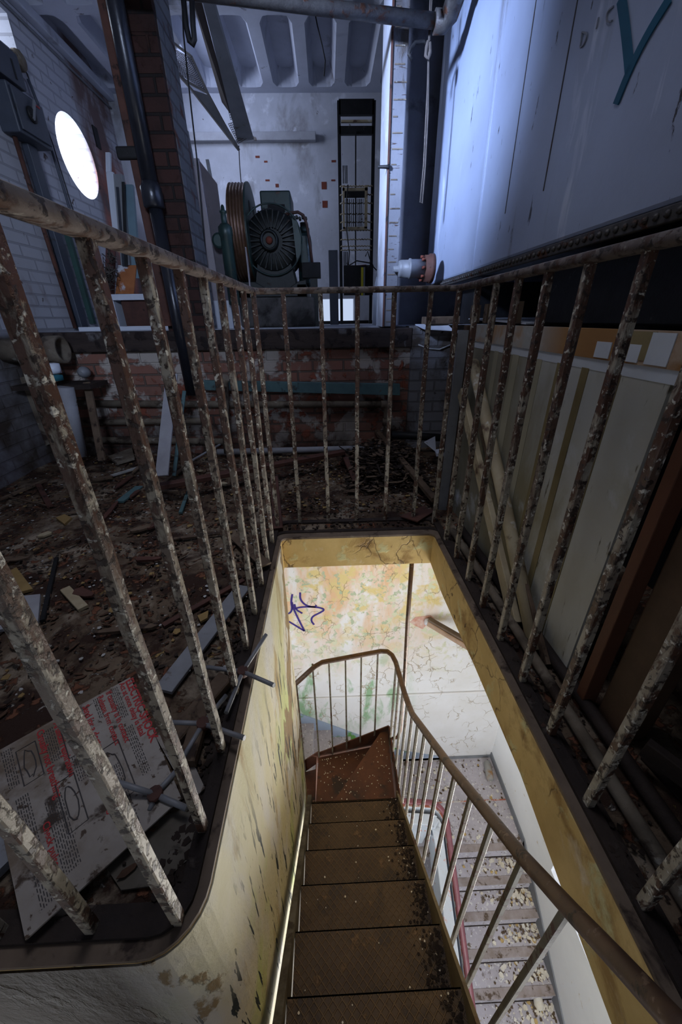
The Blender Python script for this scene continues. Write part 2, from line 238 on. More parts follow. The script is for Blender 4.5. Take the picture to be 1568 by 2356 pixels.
# ------------------------------------------------------------------ mesh helpers
class MB:
    def __init__(s): s.v = []; s.f = []; s.smooth = []
    def add(s, vs, fs, sm=False):
        o = len(s.v); s.v += [Vector(v) for v in vs]; s.f += [tuple(i+o for i in f) for f in fs]; s.smooth += [sm]*len(fs); return s
    def box(s, x0, x1, y0, y1, z0, z1):
        v = [(x, y, z) for z in (z0, z1) for y in (y0, y1) for x in (x0, x1)]
        return s.add(v, [(0, 2, 3, 1), (4, 5, 7, 6), (0, 1, 5, 4), (2, 6, 7, 3), (0, 4, 6, 2), (1, 3, 7, 5)])
    def bar(s, p, q, w, t, up=(0, 0, 1), chamf=.12):
        """bar from p to q, w wide, t thick (t along up)"""
        p, q = Vector(p), Vector(q); d = (q-p).normalized(); u = Vector(up)
        r = d.cross(u)
        if r.length < 1e-4: r = d.cross(Vector((1, 0, 0)))
        r.normalize(); u = r.cross(d).normalized()
        c = min(w, t)*chamf; a, b = w/2, t/2
        prof = [(-a+c, -b), (a-c, -b), (a, -b+c), (a, b-c), (a-c, b), (-a+c, b), (-a, b-c), (-a, -b+c)]
        vs = [e + r*x + u*y for e in (p, q) for x, y in prof]; n = 8
        fs = [(i, (i+1) % n, n+(i+1) % n, n+i) for i in range(n)] + [tuple(range(n-1, -1, -1)), tuple(range(n, 2*n))]
        return s.add(vs, fs)
    def sweep(s, pts, prof, up=(0, 0, 1), closed=False, sm=True):
        pts = [Vector(p) for p in pts]; n = len(prof); vs = []
        for i, p in enumerate(pts):
            d = (pts[min(i+1, len(pts)-1)]-pts[max(i-1, 0)]).normalized(); u = Vector(up)
            r = d.cross(u)
            if r.length < 1e-3: r = d.cross(Vector((.3, 1, 0)))
            r.normalize(); u2 = r.cross(d).normalized()
            vs += [p + r*x + u2*y for x, y in prof]
        fs = []
        for k in range(len(pts)-1):
            fs += [(k*n+i, k*n+(i+1) % n, (k+1)*n+(i+1) % n, (k+1)*n+i) for i in range(n)]
        s.add(vs, fs, sm)
        o = len(s.v)-len(vs)
        s.f += [tuple(o+i for i in range(n-1, -1, -1)), tuple(o+len(vs)-n+i for i in range(n))]; s.smooth += [False, False]
        return s
    def tube(s, pts, r, n=12, up=(0, 0, 1)):
        return s.sweep(pts, [(r*math.cos(2*math.pi*i/n), r*math.sin(2*math.pi*i/n)) for i in range(n)], up)
    def lathe(s, o, d, prof, n=28, sm=True):
        """profile of (distance along d, radius)"""
        o, d = Vector(o), Vector(d).normalized()
        a = d.cross(Vector((0, 0, 1)));
        if a.length < 1e-3: a = Vector((1, 0, 0))
        a.normalize(); b = d.cross(a)
        vs = [o + d*h + (a*math.cos(2*math.pi*i/n)+b*math.sin(2*math.pi*i/n))*max(r, 1e-4) for h, r in prof for i in range(n)]
        fs = [(k*n+i, (k+1)*n+i, (k+1)*n+(i+1) % n, k*n+(i+1) % n) for k in range(len(prof)-1) for i in range(n)]
        s.add(vs, fs, sm); q = len(s.v)-len(vs)
        s.f += [tuple(q+i for i in range(n)), tuple(q+len(vs)-n+i for i in range(n-1, -1, -1))]; s.smooth += [False, False]
        return s
    def prism(s, pts, ext):
        pts = [Vector(p) for p in pts]; e = Vector(ext); n = len(pts)
        return s.add(pts+[p+e for p in pts], [tuple(range(n)), tuple(range(2*n-1, n-1, -1))]+[(i, n+i, n+(i+1) % n, (i+1) % n) for i in range(n)])
    def grid(s, nx, ny, fn):
        vs = [fn(i/nx, j/ny) for j in range(ny+1) for i in range(nx+1)]
        return s.add(vs, [(j*(nx+1)+i, j*(nx+1)+i+1, (j+1)*(nx+1)+i+1, (j+1)*(nx+1)+i) for j in range(ny) for i in range(nx)], True)
    def build(s, name, m, parent=None, bevel=0, **tags):
        lo = Vector([min(v[i] for v in s.v) for i in range(3)]); hi = Vector([max(v[i] for v in s.v) for i in range(3)])
        o = Vector(((lo.x+hi.x)/2, (lo.y+hi.y)/2, lo.z))
        me = bpy.data.meshes.new(name); me.from_pydata([tuple(v-o) for v in s.v], [], s.f); me.update()
        me.polygons.foreach_set('use_smooth', s.smooth)
        me.materials.append(M[m] if isinstance(m, str) else m)
        ob = bpy.data.objects.new(name, me); COL.objects.link(ob)
        if parent is not None:
            ob.parent = parent; ob.location = o - wloc(parent)
        else: ob.location = o
        if bevel:
            bv = ob.modifiers.new('bevel', 'BEVEL'); bv.width = bevel; bv.segments = 2; bv.limit_method = 'ANGLE'
        for k, v in tags.items(): ob[k] = v
        return ob
def wloc(o):
    l = Vector(o.location)
    while o.parent: o = o.parent; l = l + o.location
    return l
def thing(name, label, cat, loc, group=None):
    o = bpy.data.objects.new(name, None); COL.objects.link(o); o.location = loc; o.empty_display_size = .05
    o['label'] = label; o['category'] = cat
    if group: o['group'] = group
    return o
def struct(o): o['kind'] = 'structure'; return o
def one(mb, name, m, label, cat, group=None, bevel=0):
    o = mb.build(name, m, bevel=bevel); o['label'] = label; o['category'] = cat
    if group: o['group'] = group
    return o
def arc(c, r, a0, a1, n=7, z=0):
    return [Vector((c[0]+r*math.cos(math.radians(a0+(a1-a0)*i/n)), c[1]+r*math.sin(math.radians(a0+(a1-a0)*i/n)), z)) for i in range(n+1)]
def hnoise(x, y):
    from mathutils import noise as mn
    return mn.noise((x*3, y*3, 0))*.5 + mn.noise((x*9, y*9, 4))*.3 + mn.noise((x*26, y*26, 7))*.2

PZ = .93        # platform height
# ================================================================== SETTING
HXL, HXR, HY = -.26, .51, 1.63
T = .17
fl = MB()
cornr = arc((-.36, .335), .1, -90, 0)          # rounded corner of the slab
fl.prism([(-2.6, .235, -T)] + [(p.x, p.y, -T) for p in cornr] + [(HXL, HY, -T), (-2.6, HY, -T)], (0, 0, T))
fl.prism([(-2.6, HY, -T), (HXL, HY, -T), (HXR, HY, -T), (2.6, HY, -T), (2.6, 3.12, -T), (-2.6, 3.12, -T)], (0, 0, T))
fl.prism([(HXR, -2, -T), (2.6, -2, -T), (2.6, HY, -T), (HXR, HY, -T)], (0, 0, T))
ed = [(1.63, -.165), (1.4, -.185), (1.1, -.175), (.85, -.155), (.62, -.16), (.45, -.19), (.3, -.215), (.15, -.235), (-.3, -.24), (-2, -.24)]
fl.prism([(HXR-.002, y, z) for y, z in ed]+[(HXR-.002, -2, -.002), (HXR-.002, 1.63, -.002)], (.09, 0, 0))
struct(fl.build('floor', 'yellow'))
# dirt layer that covers the slab
dirt = MB()
dirt.grid(150, 150, lambda u, v: ((-2.19+u*1.875), .30+v*2.72, .004+max(0, .016+.03*hnoise(-2.19+u*1.875, v*2.72))*min(1, (1-u)*12, v*12)))
dirt.grid(90, 70, lambda u, v: (-.315+u*2.8, 1.712+v*1.30, .004+max(0, .016+.03*hnoise(u*2.8, 7+v*1.22))*min(1, v*12)))
dirt.grid(90, 150, lambda u, v: (.565+u*1.9, -1.9+v*3.7, .004+max(0, .014+.02*hnoise(u*1.9, 3+v*3.7))*min(1, u*12)))
dirt.build('floor_dirt', 'floor', kind='stuff', label='dark rotten dirt and dust covering the upper floor slab', category='dirt')
# kerb around the hole: inner lip, dark groove and outer strip
def kerbpath(off):
    return ([Vector((-2.6, .235+off, 0))] + arc((-.36, .335), .1-off if off < .1 else .005, -90, 0) + [Vector((HXL-off, HY-.05, 0))] +
            arc((HXL+.03, HY-.03), .03+off, 180, 90) + arc((HXR-.03, HY-.03), .03+off, 90, 0) + [Vector((HXR+off, -2, 0))])
kp = kerbpath(.024)
struct(MB().sweep([p+Vector((0, 0, .006)) for p in kp], [(-.024, -.006), (.024, -.006), (.024, .004), (-.024, .006)], sm=False).build('trim_1', 'kerb'))
kp = kerbpath(.062)
struct(MB().sweep([p+Vector((0, 0, .006)) for p in kp], [(-.012, -.006), (.022, -.006), (.02, .010), (-.011, .006)], sm=False).build('trim_2', 'kerbdark'))

# stairwell walls below the slab
wl = MB(); ca = arc((-.36, .335), .103, -90, 0)
wp = [(-2.6, .232)]+[(p.x, p.y) for p in ca]+[(HXL+.003, .7), (HXL+.003, 1.58), (-.37, 1.58), (-.37, .44), (-2.6, .44)]
nW = len(wp); zs_ = (-7, -T, -.004)
wl.prism([(x, y, -7) for x, y in wp], (0, 0, 7-.004))
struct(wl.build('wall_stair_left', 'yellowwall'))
back = struct(MB().box(-3, 2.5, 3.40, 3.5, -8, -T).build('wall_stair_back', 'stairwall'))
# dado line of the back wall
struct(MB().box(-3, 2.35, 3.375, 3.4, -3.60, -3.565).build('trim_3', 'stairwall', bevel=.008))
# right wall with a window opening
wr = MB(); X0, X1 = 2.35, 2.5
wy0, wy1, wz0, wz1 = .20, 1.86, -4.60, -2.90
wr.box(X0, X1, wy1, 3.5, -8, -T); wr.box(X0, X1, -2, wy0, -8, -T); wr.box(X0, X1, wy0, wy1, -8, wz0); wr.box(X0, X1, wy0, wy1, wz1, -T)
struct(wr.build('wall_stair_right', 'stairwhite'))
struct(MB().box(-3.1, -3, -2, 3.5, -8, -T).build('wall_stair_far_left', 'stairwhite'))
struct(MB().box(-3.1, 2.5, -2.1, -2, -8, -T).build('wall_stair_near', 'stairwhite'))
struct(MB().box(-3.1, 2.5, -2.1, 3.5, -8.1, -8).build('floor_stairwell', 'concrete'))

# ---------------------------------------------- machine room shell
BY, CZ = 5.5, 3.09
struct(MB().prism([(-2.6, 3.05, 0), (.62, 3.05, 0), (.62, 3.05, PZ-.13), (-2.6, 3.05, PZ-.13)], (0, .25, 0)).build('wall_platform_brick', 'brick'))
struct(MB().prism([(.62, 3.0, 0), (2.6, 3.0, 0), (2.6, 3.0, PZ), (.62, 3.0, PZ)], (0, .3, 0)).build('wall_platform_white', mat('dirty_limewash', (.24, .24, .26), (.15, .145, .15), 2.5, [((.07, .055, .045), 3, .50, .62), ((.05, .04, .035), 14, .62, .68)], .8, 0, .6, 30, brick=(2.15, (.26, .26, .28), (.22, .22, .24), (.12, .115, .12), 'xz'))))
pf = MB()
pf.box(-2.6, 2.6, 3.28, 5.75, PZ-.13, PZ)
struct(pf.build('floor_platform', 'whitewall'))
bw = MB()
# back wall with a low bright opening near the floor
ox0, ox1, oz0, oz1 = -.16, .36, PZ+.03, 1.22
bw.box(-2.6, ox0, BY, BY+.25, PZ, 3.35); bw.box(ox1, 2.6, BY, BY+.25, PZ, 3.35); bw.box(ox0, ox1, BY, BY+.25, oz1, 3.35); bw.box(ox0, ox1, BY, BY+.25, PZ, oz0)
struct(bw.build('wall_back', 'whitewall'))
# left wall with the round window and a high window
LX = -2.2
def leftwall():
    mb = MB(); cy, cz, r = 4.57, 2.32, .29; th = -.32
    hy0, hy1, hz0, hz1 = 3.2, 4.06, 2.74, 2.95
    # ring between circle and a square around it
    n = 48; sq = .45; A = []; B = []
    for i in range(n):
        a = 2*math.pi*i/n+math.pi/4; c, s_ = math.cos(a), math.sin(a); k = sq/max(abs(c), abs(s_))
        A.append((cy+r*c, cz+r*s_)); B.append((cy+k*c, cz+k*s_))
    for x, flip in ((LX, 1), (LX+th, -1)):
        vs = [(x, *p) for p in A]+[(x, *p) for p in B]
        mb.add(vs, [(i, (i+1) % n, n+(i+1) % n, n+i) for i in range(n)])
    vs = [(LX, *p) for p in A]+[(LX+th, *p) for p in A]
    mb.add(vs, [(i, (i+1) % n, n+(i+1) % n, n+i) for i in range(n)], True)
    a0, a1, b0, b1 = cy-sq, cy+sq, cz-sq, cz+sq
    mb.box(LX+th, LX, a1, 5.8, 0, 3.35); mb.box(LX+th, LX, a0, a1, 0, b0); mb.box(LX+th, LX, a0, a1, b1, 3.35)
    # part left of the round window with the high rectangular window
    mb.box(LX+th, LX, -2.5, a0, 0, 2.74)
    mb.box(LX+th, LX, hy1, a0, 2.74, 3.35); mb.box(LX+th, LX, -2.5, hy0, 2.74, 3.35); mb.box(LX+th, LX, hy0, hy1, hz1, 3.35)
    return mb
struct(leftwall().build('wall_left', 'leftwall'))
struct(MB().box(2.6, 2.8, -2.5, 5.75, -T, 3.35).build('wall_right', 'whitewall'))
wn = MB(); wn.box(-.5, 2.6, -2.7, -2.5, -T, 3.35); wn.box(-2.4, -1.3, -2.7, -2.5, -T, 3.35); wn.box(-1.3, -.5, -2.7, -2.5, 2.1, 3.35)
struct(wn.build('wall_near', 'whitewall'))
# coffered ceiling
ce = MB(); PX, PY, RW = .356, 1.12, .062
xs = [(-.209+.05)+PX*(k) for k in range(-7, 8)]
ys = [5.5-.06-PY*k for k in range(0, 7)]
def cell(x0, x1, y0, y1):
    n = 64; o = []; a = []; b = []
    cx, cy = (x0+x1)/2, (y0+y1)/2; hx, hy = (x1-x0)/2, (y1-y0)/2
    def rr(hx, hy, r, t):
        # superellipse-like rounded rectangle
        c, s_ = math.cos(t), math.sin(t); k = 1/max(abs(c)/hx, abs(s_)/hy); px, py = c*k, s_*k
        ex, ey = hx-r, hy-r
        if abs(px) > ex and abs(py) > ey:
            dx, dy = abs(px)-ex, abs(py)-ey; L = math.hypot(dx, dy)
            px = math.copysign(ex+dx/L*r, px); py = math.copysign(ey+dy/L*r, py)
        return px, py
    th = [math.atan2(hy, hx)*0+2*math.pi*i/n for i in range(n)]
    ring = []
    for t in th:
        c, s_ = math.cos(t), math.sin(t); k = 1/max(abs(c)/hx, abs(s_)/hy); ring.append((c*k, s_*k))
    corners = [(hx, hy), (-hx, hy), (-hx, -hy), (hx, -hy)]
    # snap nearest ring vertex to the corners
    for c in corners:
        i = min(range(n), key=lambda i: (ring[i][0]-c[0])**2+(ring[i][1]-c[1])**2); ring[i] = c
    vs = [(cx+p[0], cy+p[1], CZ) for p in ring]
    for inset, dz, r in ((RW*.8, 0, .07), (RW*1.0, .02, .08), (RW*1.5, .12, .08)):
        vs += [(cx+q[0], cy+q[1], CZ+dz) for q in (rr(hx-inset, hy-inset, r, t) for t in th)]
    fs = []
    for k in range(3): fs += [(k*n+i, k*n+(i+1) % n, (k+1)*n+(i+1) % n, (k+1)*n+i) for i in range(n)]
    fs.append(tuple(3*n+i for i in range(n)))
    ce.add(vs, fs, False)
for i in range(len(xs)-1):
    for j in range(len(ys)-1): cell(xs[i], xs[i+1], ys[j+1], ys[j])
ce.box(-2.6, 2.8, -2.7, 5.8, 3.32, 3.42); ce.box(-2.6, 2.8, 5.44, 5.6, CZ, 3.33)
struct(ce.build('ceiling', 'ceiling'))
struct(MB().box(-2.2, -2.13, -1, 5.5, 3.03, 3.10).build('trim_4', 'ceiling', bevel=.01))
struct(MB().tube([(-2.185, -1, 2.985), (-2.185, 3.6, 2.985), (-2.185, 5.5, 2.98)], .009, 8).build('trim_5', 'greymetal'))
# right wall pier: shade painted into its front, light into its white end skin
pier = MB().box(.405, .50, 3.03, 3.40, PZ, 3.3)
struct(pier.build('wall_pier', mat('shaded_limewash_pier', (.20, .205, .23), (.14, .145, .165), 2, [((.08, .065, .055), 9, .56, .64, (1, 1, .35)), ((.08, .04, .028), 30, .64, .68, (.3, .3, 2.2)), ((.06, .05, .045), 4, .3, .5, (1, 1, 1), 8, (('z', 2.1, 2.6),))], .8, 0, .8, 30, dist=.008), bevel=.006))
struct(MB().box(.399, .4055, 3.032, 3.398, PZ, 3.28).build('pier_lit_skin', 'whitewall'))
pj = MB()
for k in range(34): pj.box(.425, .4+rnd.uniform(.05, .1), 3.027, 3.03, PZ+.03+k*.072, PZ+.036+k*.072)
pj.build('mortar_lines', 'pipe', bpy.data.objects['wall_pier'])
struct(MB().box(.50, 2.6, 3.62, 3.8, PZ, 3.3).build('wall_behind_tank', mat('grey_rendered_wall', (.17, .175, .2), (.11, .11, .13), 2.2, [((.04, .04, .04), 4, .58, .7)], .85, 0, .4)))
struct(MB().box(.401, .412, 3.022, 3.032, PZ, 3.25).build('trim_6', 'redwood'))

# ================================================================== GUARD RAIL
LXF, RXF, DF, TOP = -.2973, .5493, 1.7814, H+.094
rail = thing('guard_rail', 'rusted iron guard rail with flaking cream paint around the stair hole', 'railing', (.12, 1.0, 0))
rp = [Vector((-1.3, .276, TOP))] + arc((-.347, .326), .05, -90, 0, 5, TOP) + [Vector((LXF, y, TOP)) for y in (.6, .9, 1.2, 1.5)] + \
     arc((LXF+.06, DF-.06), .06, 180, 90, 6, TOP) + [Vector((.12, DF, TOP))] + arc((RXF-.06, DF-.06), .06, 90, 0, 6, TOP) + [Vector((RXF, y, TOP)) for y in (1.4, 1.0, .6, .2, -.4)]
pr = [(.018*math.cos(a)*1.0, .011*math.sin(a)) for a in [math.pi*2*i/12 for i in range(12)]]
pr = [(math.copysign(min(abs(x)*1.15, .018), x), math.copysign(min(abs(y)*1.3, .011), y)) for x, y in pr]
MB().sweep([p+Vector((0, 0, .011)) for p in rp], pr).build('top_rail', 'railtop', rail)
def kerbstrip():
    pts = [Vector((p.x, p.y, .016)) for p in rp]
    return MB().sweep(pts, [(-.016, -.006), (.016, -.006), (.016, .005), (-.016, .005)], sm=False)
kerbstrip().build('base_strip', 'kerbdark', rail)
bal = [(LXF, 1.574-.1652*i) for i in range(8)] + [(-.302, .282), (-.285, 1.715), (-.452, .276), (-.615, .276), (-.777, .276)] + [(-.1754+.1522*i, DF) for i in range(5)] + \
      [(RXF, 1.5556-.1609*i) for i in range(11)] + [(.535, 1.735)]
for i, (x, y) in enumerate(bal):
    b = MB(); w_ = .019
    n = 9
    pts = [Vector((x+rnd.uniform(-.0012, .0012), y+rnd.uniform(-.0012, .0012), .012+(TOP-.008)*k/n)) for k in range(n+1)]
    c = w_/2; k = .002
    b.sweep(pts, [(-c+k, -c), (c-k, -c), (c, -c+k), (c, c-k), (c-k, c), (-c+k, c), (-c, c-k), (-c, -c+k)], up=(0, 1, 0), sm=False)
    b.build('baluster', 'rail', rail)

# ================================================================== STEEL STAIRCASE
SX0, SX1, SXR = -.19, .37, .40
st = thing('steel_staircase', 'rusty steel staircase with chequer plate treads descending through the floor hole', 'staircase', (.1, .9, -2.35))
def nose(k): return (.37+.19*k, -.95-.17*k)
for k in range(-4, 6):
    y, z = nose(k); d = .205
    tb = MB().box(SX0, SX1, y-d, y, z-.006, z); tb.box(SX0, SX1, y-.004, y, z-.045, z)          # plate and turned-down nose
    tb.box(SX0, SX1, y-d, y-d+.004, z-.006, z+.16)                                             # closed riser behind
    tb.build('tread', 'tread', st)
ya, za = nose(5)
def plate(pts, z, name, m):
    MB().prism([(x, y, z-.008) for x, y in pts], (0, 0, .008)).build(name, m, st)
plate([(SX1, ya-.01), (.39, 1.875), (.33, 1.865), (-.12, ya-.01)], za-.17, 'winder_tread', 'winder')
plate([(-.12, ya-.01), (.36, 1.872), (-.17, 1.79), (-.19, 1.33), (-.17, ya-.01)], za-.34, 'winder_tread', 'winder')
plate([(-.19, 1.2), (-.19, 1.80), (-.30, 1.775), (-.62, 1.72), (-.62, 1.2)], za-.51, 'winder_tread', 'winder')
MB().prism([(SX1-.02, ya-.012, za-.17), (SX0+.0, ya-.012, za-.17), (SX0, ya-.012, za), (SX1, ya-.012, za)], (0, .006, 0)).build('riser', 'tread', st)
MB().prism([(-.12, ya, za-.34), (.34, 1.866, za-.34), (.34, 1.866, za-.176), (-.12, ya, za-.176)], (.004, -.004, 0)).build('riser', 'winder', st)
MB().prism([(-.19, 1.2, za-.51), (-.19, 1.80, za-.51), (-.19, 1.80, za-.345), (-.19, 1.2, za-.345)], (.005, 0, 0)).build('riser', 'winder', st)
def stringer(x, x2):
    a = nose(-4.5); b = nose(5.3)
    return MB().prism([(x, a[0], a[1]-.17), (x, b[0], b[1]-.20), (x, b[0], b[1]+.02), (x, a[0], a[1]+.06)], (x2-x, 0, 0))
stringer(SX1, SX1+.012).build('stringer', 'stringer', st)
stringer(SX0-.030, SX0-.004).build('stringer', mat('pale_scuffed_stringer', (.12, .11, .09), (.05, .04, .028), 14, [((.05, .04, .03), 10, .55, .6)], .8, 0, .3, spec=.2), st)
MB().prism([(.385, ya, za-.36), (.40, 1.885, za-.36), (.40, 1.885, za-.12), (.385, ya, za-.0)], (.008, 0, 0)).build('stringer', 'winder', st)
MB().prism([(.40, 1.885, za-.36), (-.17, 1.80, za-.42), (-.17, 1.80, za-.30), (.40, 1.885, za-.12)], (0, .008, 0)).build('stringer', 'winder', st)
MB().prism([(-.17, 1.80, za-.42), (-.62, 1.74, za-.80), (-.62, 1.74, za-.62), (-.17, 1.80, za-.28)], (0, .008, 0)).build('stringer', 'winder', st)
bolt = MB()
for k in range(-3, 6):
    y, z = nose(k); bolt.lathe((SX1+.012, y-.09, z-.03), (1, 0, 0), [(0, .009), (.006, .009), (.008, .004)], 8)
bolt.build('bolt_row', 'handrail', st, kind='stuff')
# handrail with its bars
hr = [tuple(at(*p, 'x', .405)) for p in ((1660, 2470), (1540, 2340), (1430, 2220), (1320, 2103))]+[(.40, .383, -.089), (.40, .762, -.45), (.40, 1.30, -.925), (.402, 1.38, -.975), (.40, 1.50, -1.02), (.40, 1.80, -1.10)]
hr = [Vector(p) for p in hr]
hr += [Vector((.385+.0, 1.86, -1.10)), Vector((.355, 1.885, -1.09)), Vector((.31, 1.885, -1.085)), Vector((-.10, 1.80, -1.075)), Vector((-.15, 1.78, -1.09)), Vector((-.19, 1.775, -1.13)), Vector((-.34, 1.77, -1.30)), Vector((-.62, 1.73, -1.60))]
hr_o = MB().tube(hr, .0165, 14).build('handrail', 'handrail', st)
def hz(y):
    for a, b in zip(hr[:10], hr[1:10]):
        if a.y <= y <= b.y: return a.z+(b.z-a.z)*(y-a.y)/(b.y-a.y)
    return hr[9].z
ys_b = [.262, .378, .50, .618, .736, .852, .966, 1.08, 1.192, 1.30, 1.42, 1.54, 1.66, 1.78]
for y in ys_b:
    k = (y-.37)/.19; zb = max(-.95-.17*k-.03, za-.20)
    if y > 1.32: zb = za-.20
    MB().bar((SX1+.026, y, zb), (.40, y, hz(y)-.01), .014, .014, (0, 1, 0)).build('baluster', 'stairbar', hr_o)
for px, (zt, zb) in zip((711, 748, 786, 823, 862), ((0, 0),)*5):
    f = (px-711)/(885-711); x = -.165+f*.52; y = 1.80+f*.08
    MB().bar((x, y, za-.40+f*.22), (x, y, -1.09), .012, .012, (0, 1, 0)).build('baluster', 'stairbar', hr_o)
MB().bar((-.285, 1.785, za-.6), (-.285, 1.785, -1.25), .012, .012, (0, 1, 0)).build('baluster', 'stairbar', hr_o)
# hanger post from slab to stair corner
hp = [at(947, 1290, 'y', 1.70), at(937, 1430, 'y', 1.71), at(928, 1600, 'y', 1.74)]
hp[0].z = -T+.01
hp += [at(921, 1680, 'y', 1.78), at(914, 1696, 'y', 1.80), at(900, 1700, 'y', 1.82)]
MB().tube(hp, .0125, 12, up=(0, 1, 0)).build('hanger_post', 'handrail', st)

# ================================================================== CONCRETE STAIRS BELOW
LZ = -5.115
cs = thing('concrete_staircase', 'pale concrete staircase littered with paint flakes far below the steel stairs', 'staircase', (1.8, 1.5, -8))
MB().box(.95, 2.35, 2.247, 3.40, LZ-.16, LZ).build('landing', 'concrete', cs)
for k in range(1, 11):
    y = 2.247-.26*k; z = LZ-.17*k
    MB().box(1.30, 2.35, y, y+.27, z-.17, z).build('step', 'concrete', cs)
    MB().box(1.30, 2.35, y-.012, y+.07, z-.004, z+.005).build('step_nosing', 'nosing', cs, bevel=.003)
    MB().box(1.32, 2.33, y+.252, y+.262, z+.001, z+.012).build('nosing_shadow_line', 'kerbdark', cs)  # dark line painting the shadow under the overhanging nosing
MB().box(.95, 2.35, 2.241, 2.322, LZ-.001, LZ+.005).build('step_nosing', 'nosing', cs, bevel=.003)
MB().box(.95, 2.33, 2.80, 2.815, LZ, LZ+.006).build('floor_strip', 'redtop', cs)
for k in range(0, 12):
    x = .95-.26*k; z = LZ+.17*(k+1)
    MB().box(x-.27, x, 2.52, 3.40, z-.2, z).build('step', 'concrete', cs)
# skirtings
sk = MB().prism([(2.335, 2.25, LZ+.0), (2.335, 3.40, LZ), (2.335, 3.40, LZ+.11), (2.335, 2.30, LZ+.11)], (.02, 0, 0))
for k in range(0, 1): pass
sk.prism([(2.335, 2.30, LZ-.2), (2.335, 2.30, LZ+.11), (2.335, -.4, LZ+.11-2.7*.17/.26), (2.335, -.4, LZ-.2-2.7*.17/.26)], (.02, 0, 0))
sk.box(.95, 2.35, 3.385, 3.402, LZ, LZ+.05)
struct(sk.build('baseboard_stair_right', 'greyskirt'))
bs = MB().prism([(1.6, 3.385, LZ), (1.6, 3.385, LZ+.05), (.95, 3.385, LZ+.26), (-2.1, 3.385, LZ+.26+3.05*.17/.26), (-2.1, 3.385, LZ+3.05*.17/.26-.1), (.95, 3.385, LZ)], (0, .02, 0))
struct(bs.build('baseboard_stair_back', 'blueskirt'))
# parapet with maroon rail round the well
pp = [Vector((x, 2.50, -4.33+(.5-x)*.17/.26)) for x in (-1.7, -.6)] + [Vector((.55, 2.50, -4.36)), Vector((.80, 2.50, -4.38)), Vector((1.05, 2.49, -4.40))] + \
     [Vector((p.x, p.y, -4.40-.02*i)) for i, p in enumerate(arc((1.13, 2.32), .16, 80, 0, 6))] + [Vector((1.285, y, -4.52-(2.3-y)*.17/.26)) for y in (2.0, 1.5, 1.0, .4, -.4)]
par = MB()
hgt = .74
vs = []; n = len(pp)
for i, p in enumerate(pp):
    d = (pp[min(i+1, n-1)]-pp[max(i-1, 0)]); d.z = 0; d.normalize(); r = Vector((d.y, -d.x, 0))
    for a, h_ in ((-.035, 0), (.035, 0), (.035, -hgt), (-.035, -hgt)): vs.append(p+r*a+Vector((0, 0, h_-.06)))
fs = [(k*4+i, k*4+(i+1) % 4, (k+1)*4+(i+1) % 4, (k+1)*4+i) for k in range(n-1) for i in range(4)]
par.add(vs, fs+[(0, 1, 2, 3), (4*n-1, 4*n-2, 4*n-3, 4*n-4)], False)
par.build('parapet', 'parapet', cs, bevel=.006)
MB().sweep([p-Vector((0, 0, .052)) for p in pp], [(-.03, -.004), (.03, -.004), (.03, .006), (-.03, .006)], sm=False).build('parapet_capping', 'redtop', cs)
MB().sweep([p+Vector((0, 0, .0)) for p in pp], [(-.035, .0), (-.025, -.02), (.02, -.02), (.03, 0), (.02, .014), (-.025, .014)], sm=True).build('handrail', 'maroon', cs)
# inner pale panel and curled sheets of the well
MB().sweep([(p.x-.12 if p.y < 2.4 else p.x-.06, p.y-.13, p.z-.10) for p in pp], [(-.05, -.5), (.05, -.5), (.06, 0), (-.05, .03)], sm=False).build('well_lining', 'parapet', cs, bevel=.01)

# ================================================================== GRAFFITI on structure
def stroke(pxs, r, name, m, parent, ax, v, push):
    pts = [at(x, y, ax, v) for x, y in pxs]
    # smooth
    for _ in range(2):
        q = [pts[0]]
        for a, b in zip(pts, pts[1:]): q += [a.lerp(b, .25), a.lerp(b, .75)]
        q.append(pts[-1]); pts = q
    up = Vector((0, 1, 0)) if ax == 'y' else Vector((1, 0, 0))
    mb = MB(); mb.sweep([p+Vector(push) for p in pts], [(-r, -.0015), (r, -.0015), (r, .0015), (-r, .0015)], up, sm=False)
    return mb
def joined(lst, r, ax, v, push):
    mb = MB()
    for L in lst:
        s_ = stroke(L, r, '', '', None, ax, v, push); mb.add(s_.v, s_.f)
    return mb
joined([[(672, 1367), (669, 1385), (672, 1400), (668, 1410), (657, 1413)], [(671, 1385), (675, 1402), (700, 1452)], [(656, 1425), (668, 1432), (699, 1451)],
        [(690, 1363), (690, 1380), (704, 1394), (725, 1397), (727, 1392)], [(675, 1402), (690, 1396), (728, 1396), (748, 1402), (735, 1410), (718, 1418), (715, 1428), (722, 1437)],
        [(677, 1390), (680, 1402), (695, 1411)], [(655, 1436), (661, 1430)]], .011, 'y', 3.40, (0, -.002, 0)).build('graffiti', 'violet', back)

